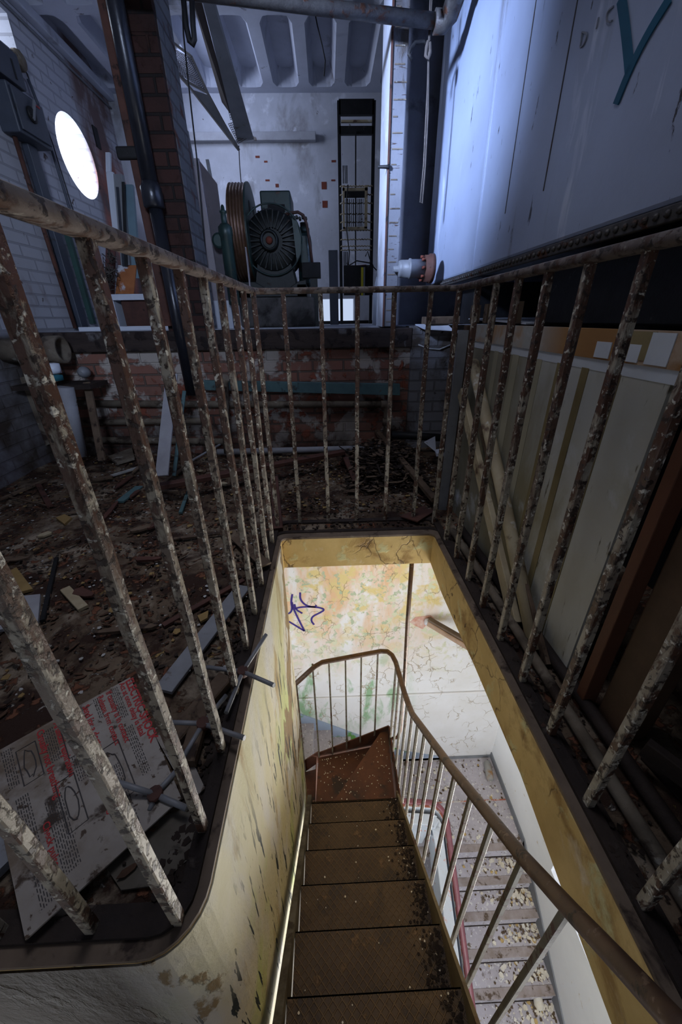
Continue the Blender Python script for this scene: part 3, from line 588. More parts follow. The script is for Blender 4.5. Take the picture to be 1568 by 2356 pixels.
# ================================================================== WATER TANK
TX, TZ = .80, 1.207
tk = thing('water_tank', 'large grey painted steel water tank with teal graffiti standing on black beams', 'tank', (1.6, 1.6, .95))
body = MB()
n = 10; r = .07
prof = [(2.5, -1.8), (2.5, 3.55)] + [(p.x, p.y) for p in arc((TX+r, 3.55-r), r, 90, 180, n)] + [(TX, y) for y in (3.0, 2.45)] + [(TX, 2.44), (TX, 1.0), (TX, -1.8)]
body.prism([(x, y, TZ) for x, y in prof], (0, 0, 1.75)).build('tank_shell', 'tank', tk, bevel=.012)
MB().box(TX-.004, TX+.01, 2.395, 2.45, TZ, TZ+1.72).build('corner_seam', 'tank', tk, bevel=.003)
MB().box(TX-.006, TX+.01, -1.8, 3.45, TZ-.035, TZ-.001).build('bottom_flange', 'rivet', tk, bevel=.003)
for yy in (1.72, 2.05):
    MB().box(TX-.0015, TX+.01, yy, yy+.006, TZ+.18, TZ+1.72).build('weld_line', 'rivet', tk)
for i in range(96):
    y = -.2+i*.035
    MB().lathe((TX-.006, y, TZ-.018), (-1, 0, 0), [(0, .009), (.005, .008), (.009, .003)], 8).build('rivet', 'rivet', tk)
joined([[(1430, -8), (1440, 60), (1447, 130), (1450, 165)], [(1545, -8), (1490, 80), (1450, 160), (1418, 240)]], .0135, 'x', TX, (-.003, 0, 0)).build('graffiti', 'tealpaint', tk, label='teal sprayed V mark')
for L in ([[(1340, 74), (1338, 95), (1334, 112), (1346, 100), (1353, 76), (1340, 74)]], [[(1378, 40), (1373, 66)]], [[(1412, 15), (1400, 24), (1396, 38), (1398, 52), (1409, 48)]]):
    joined(L, .0018, 'x', TX, (-.0025, 0, 0)).build('scratched_letter', 'scratch', tk, label='letter scratched in the paint')
# outlet valve
vb = at(978, 612, 'x', .80); vb = Vector((TX, 3.33, 1.33))
vp = thing('outlet_valve', 'grey pipe stub with rusty bolted flange at the far end of the tank', 'valve', (TX-.1, 3.0, 1.2))
vc = at(975, 618, 'y', 3.0)
MB().lathe(vc, (-1, 0, 0), [(-.06, .085), (-.03, .085), (-.03, .078), (0, .078), (0, .045)], 24).build('flange', 'redwood', vp)
MB().lathe(vc, (-1, 0, 0), [(0, .055), (.09, .055), (.095, .06), (.105, .06), (.105, .052), (.16, .052), (.175, .045), (.175, .018), (.21, .018)], 24).build('valve_body', 'greymetal', vp)
for a in range(8):
    c = vc+Vector((.0, .067*math.cos(a*math.pi/4), .067*math.sin(a*math.pi/4)))
    MB().lathe(c+Vector((-.028, 0, 0)), (1, 0, 0), [(0, .009), (.02, .009)], 6).build('bolt', 'rustbrick', vp)
# beams under the tank
one(MB().box(.86, 1.1, -1.9, 1.72, .955, TZ-.04), 'steel_beam', 'black', 'black spotted steel beam under the near part of the tank', 'beam', bevel=.006)
one(MB().box(1.35, 1.55, -1.9, 2.9, .955, TZ-.04), 'steel_beam', 'black', 'black steel beam hidden deeper under the tank', 'beam', bevel=.006)
one(MB().box(.9, 2.5, 2.62, 2.84, .945, TZ-.04), 'steel_beam', 'black', 'black cross beam under the far part of the tank', 'beam', bevel=.006)
one(MB().bar((.70, 3.02, .965), (1.8, 3.02, .965), .16, .05), 'timber_sleeper', 'oldwood', 'old timber sleeper along the white wall top below the tank', 'beam')
one(MB().prism([(.84, 1.75, .952), (1.3, 1.75, .952), (1.35, 2.60, .97), (.88, 2.60, .97)], (0, 0, .006)), 'metal_sheet', 'whitemetal', 'white metal sheet lying in the gap under the tank', 'sheet')
for i, y in enumerate((1.80, 2.1, 2.3)):
    one(MB().box(.80, .84, y, y+.045, .955, 1.04), 'timber_chock', 'oldwood', ('small wooden chock at the end of the black spotted beam under the tank', 'middle wooden chock on the plywood top under the tank', 'farthest wooden chock on the plywood top under the tank')[i], 'chock')

# ================================================================== PLYWOOD SCREEN at right
PXX = .68
ps = thing('plywood_screen', 'whitewashed plywood screen with brown stripes to the right of the railing', 'panel', (PXX+.02, 1.3, 0))
MB().box(PXX, PXX+.018, .76, 1.92, .012, .86).build('panel', 'ply', ps)
MB().box(PXX-.004, PXX+.02, .70, 1.92, .885, .953).build('top_board', 'orangewood', ps)
MB().box(PXX-.001, PXX+.018, .70, 1.92, .858, .886).build('joint_strip', 'whitepaint', ps)
for y0, y1 in ((.90, .945), (1.02, 1.05), (1.12, 1.17)):
    MB().box(PXX-.002, PXX+.01, y0, y1, .05 if y0 < 1 else .12, .86).build('glue_stripe', 'brownpaint', ps)
for y0, y1 in ((1.26, 1.30), (1.42, 1.47), (1.60, 1.64)):
    MB().box(PXX-.0015, PXX+.01, y0, y1, .35, .86).build('glue_stripe', mat('faint_glue_stripe', (.33, .31, .23), (.27, .25, .18), 4, (), .6, 0, .2), ps)
for y0, y1 in ((.78, .84), (.86, .895), (.955, 1.01)):
    MB().box(PXX-.006, PXX, y0, y1, .889, .925 if y0 > .8 else .95).build('paint_patch', 'whitepaint', ps)
for y0, y1 in ((.80, .84),):
    MB().box(PXX-.0055, PXX, y0+.03, y1+.06, .895, .951).build('glue_stripe', 'brownpaint', ps)
one(MB().box(.665, .705, .655, .685, .0, .95), 'timber_stud', mat('orange_brown_timber', (.13, .05, .028), (.09, .036, .02), 5, (), .6, 0, .4), 'thin reddish timber stud at the near edge of the plywood screen', 'stud', bevel=.003)
one(MB().box(.70, .78, .56, .64, .0, .95), 'timber_post', 'timber', 'broad brown timber post nearest the camera beside the plywood', 'post', bevel=.006)
one(MB().box(.655, .70, 1.945, 1.99, .0, .95), 'timber_post', 'timber', 'dark brown timber post at the far corner of the railing', 'post', bevel=.004)
one(MB().box(.600, .645, 1.88, 1.895, .0, .93), 'metal_strip', 'greymetal', 'grey metal strip upright against the far brown timber post', 'strip')
struct(MB().box(1.25, 1.3, -1.9, 1.7, 0, .955).build('dark_void_sheet', 'black'))  # black sheet standing in for the dark void under the tank
one(MB().bar((.72, .40, .93), (.72, -1.5, .93), .06, .05), 'timber_rail', 'kerbdark', 'blackened timber rail near the camera below the tank', 'beam')
# leaning and lying poles
def pole(a, b, r, label, m='cream', name='wooden_pole', flat=False):
    mb = MB()
    if flat: mb.bar(a, b, r*2.6, r*1.1, (1, 0, 0))
    else: mb.tube([a, Vector(a).lerp(Vector(b), .5)+Vector((.003, 0, .002)), b], r, 10)
    return one(mb, name, m, label, 'pole')
pole((.655, 1.80, .80), (.645, .86, .02), .024, 'cream tube leaning across the plywood screen', 'cream', 'leaning_tube')
pole((.640, 1.86, .66), (.632, .98, .02), .022, 'flaked board leaning beside the cream tube', 'cream', 'wooden_board', True)
pole((.663, 1.62, .55), (.65, .80, .02), .012, 'thin batten leaning low on the plywood screen', 'oldwood', 'wooden_batten', True)
pole((.600, 1.62, .03), (.625, .2, .03), .016, 'dusty pipe lying along the foot of the right railing', 'pipe', 'floor_pipe')
pole((.645, 1.65, .035), (.70, -.2, .035), .018, 'dark pipe lying between dusty pipe and plywood screen', 'kerbdark', 'floor_pipe')
pole((.75, .52, .03), (.98, -.6, .03), .022, 'dark pipe lying in the shadow near the camera', 'kerbdark', 'floor_pipe')
pole((.70, .50, .10), (1.02, .02, .06), .02, 'dark timber lying over pipes in the right corner', 'kerbdark', 'wooden_batten', True)

# ================================================================== LEFT: PILLAR AND PIPE
bp = thing('brick_pillar', 'tall dark brick pillar with painted right side at the platform edge', 'pillar', (-1.0, 3.15, PZ))
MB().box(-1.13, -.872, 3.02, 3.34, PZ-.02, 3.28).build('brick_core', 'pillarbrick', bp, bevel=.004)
MB().box(-.873, -.868, 3.06, 3.34, PZ, 3.27).build('painted_face', mat('grey_green_limewash', (.15, .155, .17), (.11, .11, .12), 4, [((.10, .045, .035), 6, .56, .64)], .8, 0, .6, 30, brick=(2.15, (.17, .18, .2), (.14, .145, .16), (.06, .055, .055), 'yz')), bp)
dp = thing('down_pipe', 'dark glossy cast iron drain pipe in front of the brick pillar', 'pipe', (-1.02, 2.93, .5))
MB().tube([(-1.03, 2.93, 3.2), (-1.03, 2.93, 1.68)], .045, 20).build('upper_pipe', 'pipeblk', dp)
MB().lathe((-1.03, 2.93, 1.60), (0, 0, 1), [(0, .05), (.01, .06), (.10, .06), (.115, .052), (.13, .046)], 24).build('socket_joint', 'pipeblk', dp)
MB().tube([(-1.025, 2.93, 1.62), (-1.02, 2.93, .50)], .040, 20).build('lower_pipe', 'pipeblk', dp)
MB().box(-1.20, -1.03, 2.95, 2.985, 1.84, 1.90).build('pipe_bracket', 'black', dp, bevel=.01)
one(MB().bar((-1.11, 2.99, .96), (-1.115, 2.99, 3.2), .045, .05, (0, 1, 0)), 'timber_batten', 'redwood', 'narrow reddish batten beside the dark drain pipe', 'batten')
# platform edge beam
one(MB().prism([(-2.2, 3.0, PZ-.13), (.62, 3.0, PZ-.14), (.62, 3.0, PZ-.01), (-2.2, 3.0, PZ)], (0, .27, 0)), 'platform_edge_beam', mat('charred_edge_timber', (.05, .035, .03), (.025, .017, .015), 7, [((.13, .12, .12), 8, .60, .68), ((.015, .01, .01), 11, .52, .6)], .75, 0, 1, 40, stretch=(.4, 1, 2.5), dist=.01), 'charred timber beam along the platform edge over the brick wall', 'beam', bevel=.008)

# ================================================================== HOISTING MACHINE
hm = thing('hoisting_machine', 'dark green electric lift winding machine on a concrete plinth', 'machine', (-.4, 3.9, PZ))
MB().box(-.73, -.10, 3.6, 4.6, PZ, 1.155).build('plinth', mat('oily_concrete', (.13, .12, .11), (.06, .055, .05), 4, [((.02, .018, .016), 4, .52, .62)], .8, 0, .5), hm, bevel=.02)
bed = MB(); zb = 1.157
bed.prism([(-.74, 3.62, zb), (-.16, 3.62, zb), (-.16, 3.62, zb+.12), (-.22, 3.62, zb+.11), (-.30, 3.62, zb+.065), (-.40, 3.62, zb+.05), (-.50, 3.62, zb+.065), (-.58, 3.62, zb+.11), (-.74, 3.62, zb+.11)], (0, .06, 0))
bed.box(-.74, -.62, 3.62, 4.5, zb, zb+.09); bed.box(-.24, -.16, 3.62, 4.5, zb, zb+.09)
bed.build('bed_frame', 'darkgreen', hm, bevel=.004)
mc = at(624, 552, 'y', 3.66)
mot = MB()
mot.lathe(mc+Vector((0, .05, 0)), (0, 1, 0), [(0, .10), (.0, .195), (.02, .215), (.12, .225), (.14, .215), (.40, .215), (.42, .225), (.50, .20), (.52, .08)], 40)
mot.build('motor_body', 'darkgreen', hm)
fin = MB()
for i in range(26):
    a = 2*math.pi*i/26; c = Vector((math.cos(a), 0, math.sin(a)))
    fin.bar(mc+c*.085+Vector((0, .035, 0)), mc+c*.20+Vector((0, .045, 0)), .012, .03, (0, 1, 0))
fin.build('end_bell_fins', 'darkgreen', hm)
for i in range(11):
    a = math.radians(25+13*i); c = Vector((math.cos(a), 0, math.sin(a)))
    MB().bar(mc+c*.215+Vector((0, .1, 0)), mc+c*.215+Vector((0, .55, 0)), .014, .03, c).build('cooling_fin', 'darkgreen', hm)
MB().lathe(mc+Vector((-.02, -.01, 0)), (0, 1, 0), [(.03, .05), (0, .055), (0, .066), (.02, .075), (.06, .075)], 28).build('hub_ring', 'darkgreen', hm)
MB().prism([(mc.x-.19, 3.72, 1.157), (mc.x+.19, 3.72, 1.157), (mc.x+.13, 3.72, mc.z-.12), (mc.x-.13, 3.72, mc.z-.12)], (0, .4, 0)).build('motor_foot', 'darkgreen', hm)
MB().lathe(mc+Vector((-.02, -.005, 0)), (0, 1, 0), [(0, .0), (0, .022), (.03, .03)], 18).build('shaft_end', 'rustbrick', hm)
ringp = [mc+Vector((.238*math.cos(a), .03, .238*math.sin(a))) for a in [2*math.pi*i/40 for i in range(41)]]
MB().tube(ringp, .006, 8, (0, 1, 0)).build('guard_hoop', 'green', hm)
for s_ in (-1, 1):
    MB().prism([mc+Vector((s_*.205, .02, .12)), mc+Vector((s_*.235, .02, .02)), mc+Vector((s_*.225, .02, -.09)), mc+Vector((s_*.19, .02, -.14)), mc+Vector((s_*.17, .02, .14))], (0, .05, 0)).build('side_cover', 'green', hm)
MB().box(-.52, -.27, 3.95, 4.30, 1.72, 1.93).build('terminal_box', 'green', hm, bevel=.012)
MB().box(-.46, -.32, 3.935, 3.955, 1.79, 1.835).build('nameplate', 'black', hm)
MB().lathe((-.54, 3.95, 1.715), (1, 0, 0), [(0, .02), (0, .045), (.3, .045), (.3, .02)], 18).build('lifting_bracket', 'green', hm)
lug = [Vector((-.405+.035*math.cos(a), 3.80, 1.715+.045*math.sin(a))) for a in [math.pi*i/10 for i in range(11)]]
MB().tube(lug, .011, 8, (0, 1, 0)).build('lifting_eye', 'green', hm)
MB().box(-.24, -.12, 4.0, 4.35, 1.25, 1.66).build('gearbox', 'green', hm, bevel=.03)
MB().lathe((-.18, 4.1, 1.66), (0, 0, 1), [(0, .05), (.04, .05), (.05, .03), (.08, .03)], 16).build('gearbox_cap', 'green', hm)
for i, (cx, cz) in enumerate(((-.20, 1.735), (-.60, 1.70))):
    cl = MB()
    for k in range(5): cl.lathe((cx-.05+k*.025, 3.9, cz+.01*(k % 2)), (0, 1, 0), [(0, .012), (.05, .012)], 8)
    cl.build('brake_linkage', 'darkgreen', hm)
# traction sheave
sc = at(556, 545, 'y', 3.9); sc = Vector((-.66, 3.92, 1.62)); sr_ = .345
shv = MB(); prf = [(-.075, sr_*.62), (-.075, sr_)]
for k in range(5):
    x0 = -.07+k*.024; prf += [(x0, sr_), (x0+.006, sr_-.014), (x0+.014, sr_-.014), (x0+.02, sr_)]
prf += [(.055, sr_), (.055, sr_*.62)]
shv.lathe(sc, (1, 0, 0), prf, 56, True).build('sheave_rim', 'copper', hm)
MB().lathe(sc+Vector((.056, 0, 0)), (1, 0, 0), [(0, .05), (0, sr_+.004), (.012, sr_+.004), (.012, .05)], 56, False).build('sheave_disc', 'green', hm)
for i in range(6):
    a = 2*math.pi*i/6; c = sc+Vector((.066, .2*math.cos(a), .2*math.sin(a)))
    MB().lathe(c, (1, 0, 0), [(0, .045), (.004, .045)], 18).build('sheave_hole', 'black', hm)
MB().lathe(sc+Vector((-.1, 0, 0)), (1, 0, 0), [(0, .05), (.35, .05)], 20).build('sheave_shaft', 'darkgreen', hm)
MB().box(-.78, -.70, 3.86, 3.98, zb, 1.55).build('bearing_stand', 'darkgreen', hm, bevel=.01)
MB().box(-.60, -.52, 3.82, 3.94, zb, 1.35).build('bearing_stand', 'darkgreen', hm, bevel=.01)
MB().box(-.625, -.615, 3.60, 3.64, zb, 1.5).build('guard_strip', 'lilac', hm)
# brake cable arm and box
one_c = [at(x, y, 'y', 3.75) for x, y in ((650, 495), (668, 490), (685, 488), (697, 495), (705, 515), (712, 560), (718, 605))]
MB().tube(one_c, .011, 10, (0, 1, 0)).build('conduit', mat('reddish_conduit', (.12, .06, .05), (.07, .04, .035), 8, (), .5, 0, .2), hm)
jb = at(718, 623, 'y', 3.75)
MB().box(jb.x-.085, jb.x+.07, 3.70, 3.80, jb.z-.055, jb.z+.055).build('junction_box', 'black', hm, bevel=.004)
MB().box(jb.x-.02, jb.x+.04, 3.72, 3.78, PZ, jb.z-.05).build('box_stand', 'darkgreen', hm)
# governor cylinder at the left of the machine
gv = thing('vertical_cylinder', 'tall grey green cylinder with knobbed cap left of the lift machine', 'cylinder', (-.76, 3.40, PZ))
gx, gy = at(527, 600, 'y', 3.40).x, 3.40
MB().lathe((gx, gy, PZ), (0, 0, 1), [(0, .028), (.16, .028), (.17, .044), (.60, .044), (.61, .05), (.66, .05), (.68, .03)], 28).build('cylinder_body', 'green', gv)
MB().lathe((gx, gy, PZ+.67), (0, 0, 1), [(0, .028), (.01, .02), (.07, .019), (.075, .025), (.085, .025), (.09, .014), (.11, .012), (.12, .006)], 20).build('cap_knob', 'green', gv)
MB().lathe((gx-.055, gy-.02, PZ+.58), (0, 1, 0), [(0, .035), (.01, .05), (.03, .05), (.04, .035)], 24).build('side_wheel', 'green', gv)

# ================================================================== PANELS left of machine
gp = thing('sheet_metal_guard', 'tall purple grey sheet metal guard channel beside the brick pillar', 'guard', (-.85, 3.55, PZ))
MB().bar((-.885, 3.48, 1.0), (-.905, 3.48, 1.99), .10, .03, (0, 1, 0)).build('front_channel', 'lilac', gp)
MB().prism([(-.86, 3.5, 1.02), (-.755, 3.5, 1.02), (-.755, 3.5, 1.86), (-.86, 3.5, 1.99)], (-.02, .012, 0)).build('side_panel', 'purple', gp)
MB().bar((-.905, 3.47, 1.95), (-.915, 3.47, 2.13), .035, .02, (0, 1, 0)).build('top_rod', 'greymetal', gp)
MB().bar((-.80, 3.53, 1.85), (-.81, 3.53, 2.0), .022, .02, (0, 1, 0)).build('top_rod', 'greymetal', gp)
MB().box(-.925, -.865, 3.46, 3.52, PZ, 1.13).build('foot', 'whitemetal', gp)
MB().box(-.82, -.765, 3.46, 3.52, PZ, 1.13).build('foot', 'whitemetal', gp)
MB().tube([(-.85, 3.485, 1.02), (-.87, 3.485, 1.99)], .006, 8).build('edge_cord', 'whitemetal', gp)

# ================================================================== MESH CHUTE hanging from the ceiling
mg = thing('mesh_guard', 'long grey metal guard with wire mesh hanging down from the ceiling', 'guard', (-.7, 4.0, 2.2))
def A(x, y, d): return at(x, y, 'y', d)
tip, tr = A(548, 335, 4.3), A(578, 318, 4.3)
MB().prism([A(455, -40, 3.1), A(478, -40, 3.1), A(580, 318, 4.3), A(545, 322, 4.3)], (.01, .03, 0)).build('outer_plate', 'greymetal', mg)
MB().prism([A(430, -40, 3.15), A(447, -40, 3.15), A(528, 260, 4.1), A(510, 235, 4.05)], (.01, .02, 0)).build('inner_plate', mat('brown_grey_plate', (.085, .07, .068), (.06, .05, .05), 5, (), .6, 0, .2), mg)
fr = MB()
for a, b in (((400, 100, 3.9), (440, 130, 3.9)), ((440, 130, 3.9), (478, 215, 4.05)), ((478, 215, 4.05), (512, 278, 4.2)), ((512, 278, 4.2), (550, 345, 4.35)), ((408, 165, 3.9), (425, 185, 3.95)), ((425, 185, 3.95), (476, 213, 4.05)), ((438, 203, 3.98), (548, 345, 4.35)), ((405, 165, 3.9), (438, 203, 3.98))):
    fr.bar(A(*a), A(*b), .014, .014)
fr.build('frame', mat('pale_frame_steel', (.3, .29, .28), (.2, .19, .19), 8, (), .4, .2, .2), mg)
MB().prism([A(438, 205, 3.98), A(478, 218, 4.05), A(550, 343, 4.35), A(546, 343, 4.35)], (0, .01, 0)).build('lower_web', 'greymetal', mg)
mesh = MB()
def meshpatch(p00, p10, p11, p01, nu, nv, t=.003):
    for i in range(nu+1):
        f = i/nu; mesh.bar(p00.lerp(p10, f), p01.lerp(p11, f), t, t)
    for j in range(nv+1):
        f = j/nv; mesh.bar(p00.lerp(p01, f), p10.lerp(p11, f), t, t)
meshpatch(A(404, 115, 3.9), A(438, 133, 3.9), A(474, 208, 4.04), A(410, 168, 3.92), 12, 16)
meshpatch(A(525, 285, 4.2), A(560, 275, 4.2), A(576, 314, 4.3), A(548, 330, 4.3), 10, 10)
meshpatch(A(512, 200, 4.0), A(525, 196, 4.0), A(548, 270, 4.18), A(530, 275, 4.2), 6, 14)
mesh.build('wire_mesh', 'rivet', mg)
for i, (a, b) in enumerate((((440, -10, 2.6), (438, 100, 2.62)),)):
    pass
hook = [A(x, y, 2.9) for x, y in ((420, -20), (428, 60), (436, 95), (443, 102), (447, 90), (444, 60), (440, -20))]
one(MB().tube(hook, .014, 10, (0, 1, 0)), 'cable_loop', 'cable', 'black hanging cable loop right of the brick pillar top', 'cable')
cb = [A(x, y, 3.4) for x, y in ((418, -20), (422, 80), (432, 180), (443, 280), (452, 360), (470, 560), (484, 700))]
one(MB().tube(cb, .005, 8, (0, 1, 0)), 'hanging_cable', 'cable', 'long thin cable hanging in front of the purple guard', 'cable')
cb = [A(x, y, 4.35) for x, y in ((549, 335), (551, 380), (556, 440))]
one(MB().tube(cb, .004, 6, (0, 1, 0)), 'hanging_cable', 'cable', 'short cable hanging from the mesh guard tip to the sheave', 'cable')
cb = [A(x, y, 4.6) for x, y in ((722, 20), (730, 60), (741, 105), (748, 140), (745, 175))]
one(MB().tube(cb, .005, 6, (0, 1, 0)), 'hanging_wire', 'cable', 'thin black wire dangling from the coffered ceiling', 'wire')

# lamp holder
lh = thing('ceiling_lamp_holder', 'yellowed round ceiling lamp holder without bulb', 'lamp holder', (-.45, 3.6, 2.9))
lc = at(537, 15, 'z', 2.98)
MB().lathe(lc+Vector((0, 0, .11)), (0, 0, -1), [(0, .03), (0, .065), (.05, .065), (.075, .05), (.09, .03), (.09, .02)], 24).build('holder_body', 'bulb', lh)
MB().lathe(lc+Vector((0, 0, .025)), (0, 0, -1), [(0, .018), (.012, .012)], 12).build('socket', 'black', lh)

# ================================================================== OVERHEAD PIPE, ELBOW
oh = thing('overhead_pipe', 'dark overhead pipe crossing to a grey elbow at the tank', 'pipe', (.2, 2.9, 2.4))
a, b = A(480, -14, 2.9), A(1012, 50, 2.9)
MB().tube([a-(b-a)*.6, a, b], .030, 16).build('pipe_run', 'rivet', oh)
e0 = A(1018, 46, 2.9)
MB().tube([b-Vector((.03, 0, 0)), b+Vector((.02, 0, 0)), e0+Vector((.03, -.02, .01)), e0+Vector((.045, -.1, .06)), e0+Vector((.06, -.5, .22))], .046, 18).build('elbow', 'rivet', oh)
MB().lathe(e0+Vector((.047, -.13, .072)), (.02, -.4, .16), [(0, .046), (0, .056), (.035, .056), (.035, .046)], 20).build('pipe_collar', 'rivet', oh)
# cord and hook on tank corner
cd_ = [A(x, y, 2.95) for x, y in ((990, -20), (986, 90), (983, 200), (974, 380), (966, 465), (971, 468), (978, 380), (984, 260), (986, 120), (994, -20))]
one(MB().tube(cd_, .0045, 8, (0, 1, 0)), 'hanging_rope', 'rope', 'looped cord hanging down beside the bright tank edge', 'cord')
hk = [A(x, y, 2.93) for x, y in ((984, 108), (975, 95), (955, 98), (944, 112), (940, 125), (947, 138))]
one(MB().tube(hk, .009, 8, (0, 1, 0)), 'iron_hook', 'black', 'curved iron hook beside the top of the hanging cord', 'hook')
one(MB().tube([A(x, y, 2.92) for x, y in ((985, 95), (981, 110), (979, 128), (984, 136), (989, 120), (988, 98))], .01, 8, (0, 1, 0)), 'cord_knot', 'rope', 'knotted rope end where cord and hook meet', 'knot')
one(MB().lathe(at(880, 384, 'y', 3.02)-Vector((.03, 0, 0)), (1, 0, 0), [(0, .008), (.06, .01), (.07, .014)], 8), 'wall_pin', 'black', 'black iron pin in the lit edge of the pier', 'pin')

# ================================================================== CONTROL RACK
rk = thing('relay_rack', 'narrow black steel relay rack with twisted ties before the back wall', 'rack', (.34, 5.0, PZ))
rx0, rx1, ry = .176, .515, 5.0
for x in (rx0, rx1): MB().box(x-.016, x+.016, ry-.02, ry+.02, PZ, 2.84).build('upright', 'black', rk)
MB().box(rx0, rx1, ry-.02, ry+.02, 2.74, 2.85).build('top_plate', 'black', rk)
MB().box(rx0, rx1, ry-.02, ry+.02, 2.60, 2.66).build('top_plate', 'black', rk)
MB().box(rx0+.02, rx1-.02, ry-.03, ry-.0, 2.685, 2.70).build('cross_tie', 'cream', rk)
MB().box(rx0+.155, rx0+.168, ry-.03, ry-.018, PZ+.5, 2.62).build('centre_rod', 'black', rk)
for z in (2.20, 2.13, 2.06, 1.97, 1.90, 1.83, 1.75, 1.69, 1.655):
    hb = MB(); nn = 22
    pts = [(rx0+(rx1-rx0)*i/nn, ry-.028+(.004 if i % 2 else 0), z+(.004 if i % 2 else -.004)) for i in range(nn+1)]
    hb.tube(pts, .006, 6); hb.build('twisted_tie', 'cream', rk)
pf0, pf1 = rx0+.045, rx1-.085
MB().box(pf0-.02, pf0, ry-.06, ry-.03, 1.84, 2.2).build('panel_frame', 'cream', rk)
MB().box(pf1, pf1+.03, ry-.06, ry-.03, 1.84, 2.2).build('panel_frame', 'cream', rk)
MB().box(pf0-.02, pf1+.03, ry-.06, ry-.03, 2.155, 2.18).build('panel_frame', 'cream', rk)
MB().box(pf0-.02, pf1+.03, ry-.06, ry-.03, 1.83, 1.855).build('panel_frame', 'cream', rk)
MB().box(pf0, pf1, ry-.055, ry-.045, 2.10, 2.15).build('relay_bank', 'black', rk)
for i in range(10):
    x = pf0+.008+i*(pf1-pf0-.01)/10
    MB().box(x, x+.009, ry-.06, ry-.045, 1.86, 2.09).build('contact_strip', 'black' if i % 3 else 'greymetal', rk)
for i in range(3):
    MB().box(rx0+.03+i*.018, rx0+.04+i*.018, ry-.04, ry-.03, 2.22, 2.36).build('terminal_block', 'black', rk)
    MB().box(rx0+.03+i*.018, rx0+.04+i*.018, ry-.04, ry-.03, 1.50, 1.64).build('terminal_block', 'black', rk)
for pts, mm in (((( 800, 425), (796, 470), (797, 530), (803, 580), (801, 610), (797, 605)), 'cable'), (((800, 612), (820, 600), (850, 605), (866, 622)), 'cable'),
                (((838, 612), (818, 616), (816, 640), (822, 660), (832, 650)), 'redwire'), (((842, 610), (820, 612), (813, 635), (818, 655)), 'redwire'), (((840, 590), (845, 578), (850, 595), (858, 612)), 'cable')):
    MB().tube([A(x, y, 4.93) for x, y in pts], .006, 6, (0, 1, 0)).build('wire', mm, rk)
lo_ = A(790, 612, 4.95); hi_ = A(856, 672, 4.95)
MB().box(lo_.x, hi_.x, 4.9, 4.99, hi_.z-.03, lo_.z).build('lower_box', 'black', rk)
a = A(833, 615, 4.89); b = A(833, 680, 4.89)
MB().box(a.x-.012, a.x+.012, 4.885, 4.895, b.z, a.z).build('yellow_strip', 'plasticyellow', rk)
MB().box(a.x+.014, a.x+.03, 4.885, 4.895, b.z, a.z).build('grey_strip', 'greymetal', rk)
# black posts
a = A(755, 576, 4.6); b = A(776, 576, 4.6)
one(MB().box(a.x, b.x, 4.58, 4.66, PZ, a.z), 'black_post', 'bluegrey', 'short blue black steel post left of the relay rack', 'post', bevel=.004)
one(MB().box(-.16, .55, 5.1, 5.35, PZ+.0, PZ+.035), 'steel_channel', 'black', 'dark steel channel on the floor behind the relay rack', 'channel')
a = A(866, 640, 4.2)
one(MB().prism([(a.x-.03, 4.2, PZ), (a.x+.03, 4.2, PZ), (a.x+.03, 4.2, 1.30), (a.x, 4.2, 1.34), (a.x-.03, 4.2, 1.22)], (0, .03, 0)), 'white_board_scrap', 'whitemetal', 'pale board scrap standing against the lit pier', 'board')

# back wall brick scars and ledge
lg = one(MB().box(-1.45, -.06, 5.42, 5.5, 2.70, 2.77), 'wall_ledge', 'lagging', 'flaked white timber ledge on the back wall', 'ledge', bevel=.006)
scars = [(587, 316, 11, 6), (592, 361, 10, 5), (611, 372, 8, 4), (615, 415, 10, 4), (767, 371, 10, 5), (766, 415, 9, 4), (745, 427, 12, 17), (747, 470, 12, 16), (637, 427, 8, 8)]
for x, y, ww, hh in scars:
    a, b = at(x-ww/2, y-hh/2, 'y', BY), at(x+ww/2, y+hh/2, 'y', BY)
    sc_ = MB().box(a.x, b.x, BY-.003, BY+.001, b.z, a.z).build('brick_scar', 'rustbrick', bpy.data.objects['wall_back'])

# ================================================================== LEFT WALL FITTINGS
LXm = LX
def wallbox(px0, py0, px1, py1, depth, name, m, parent=None, bevel=.006):
    """box on the left wall whose far top corner / near bottom corner are seen at the pixels"""
    a = at(px0, py0, 'x', LX+depth); b = at(px1, py1, 'x', LX+depth)
    return MB().box(LX, LX+depth, min(a.y, b.y), max(a.y, b.y), min(a.z, b.z), max(a.z, b.z)).build(name, m, parent, bevel)
eb = thing('switch_box', 'blue grey electrical switch box with lever on the left wall', 'switch box', (-2.1, 3.85, 2.2))
MB().box(LX, LX+.13, 3.58, 3.93, 2.17, 2.43).build('case', 'bluegrey', eb, bevel=.01)
MB().box(LX+.13, LX+.145, 3.60, 3.91, 2.19, 2.41).build('door', 'bluegrey', eb, bevel=.004)
MB().lathe((LX+.145, 3.74, 2.31), (1, 0, 0), [(0, .045), (.012, .045), (.02, .03), (.02, .015)], 24).build('dial', 'black', eb)
MB().bar((LX+.165, 3.72, 2.28), (LX+.165, 3.79, 2.40), .018, .012, (1, 0, 0)).build('lever', 'greymetal', eb)
MB().box(LX+.145, LX+.149, 3.82, 3.87, 2.385, 2.397).build('warning_label', 'red', eb)
ub = thing('cable_box', 'plain slate grey cable box above the switch box', 'box', (-2.1, 3.7, 2.45))
MB().box(LX, LX+.10, 3.42, 3.86, 2.47, 2.66).build('case', 'bluegrey', ub, bevel=.01)
MB().box(LX+.10, LX+.104, 3.76, 3.775, 2.50, 2.60).build('slot', 'black', ub)
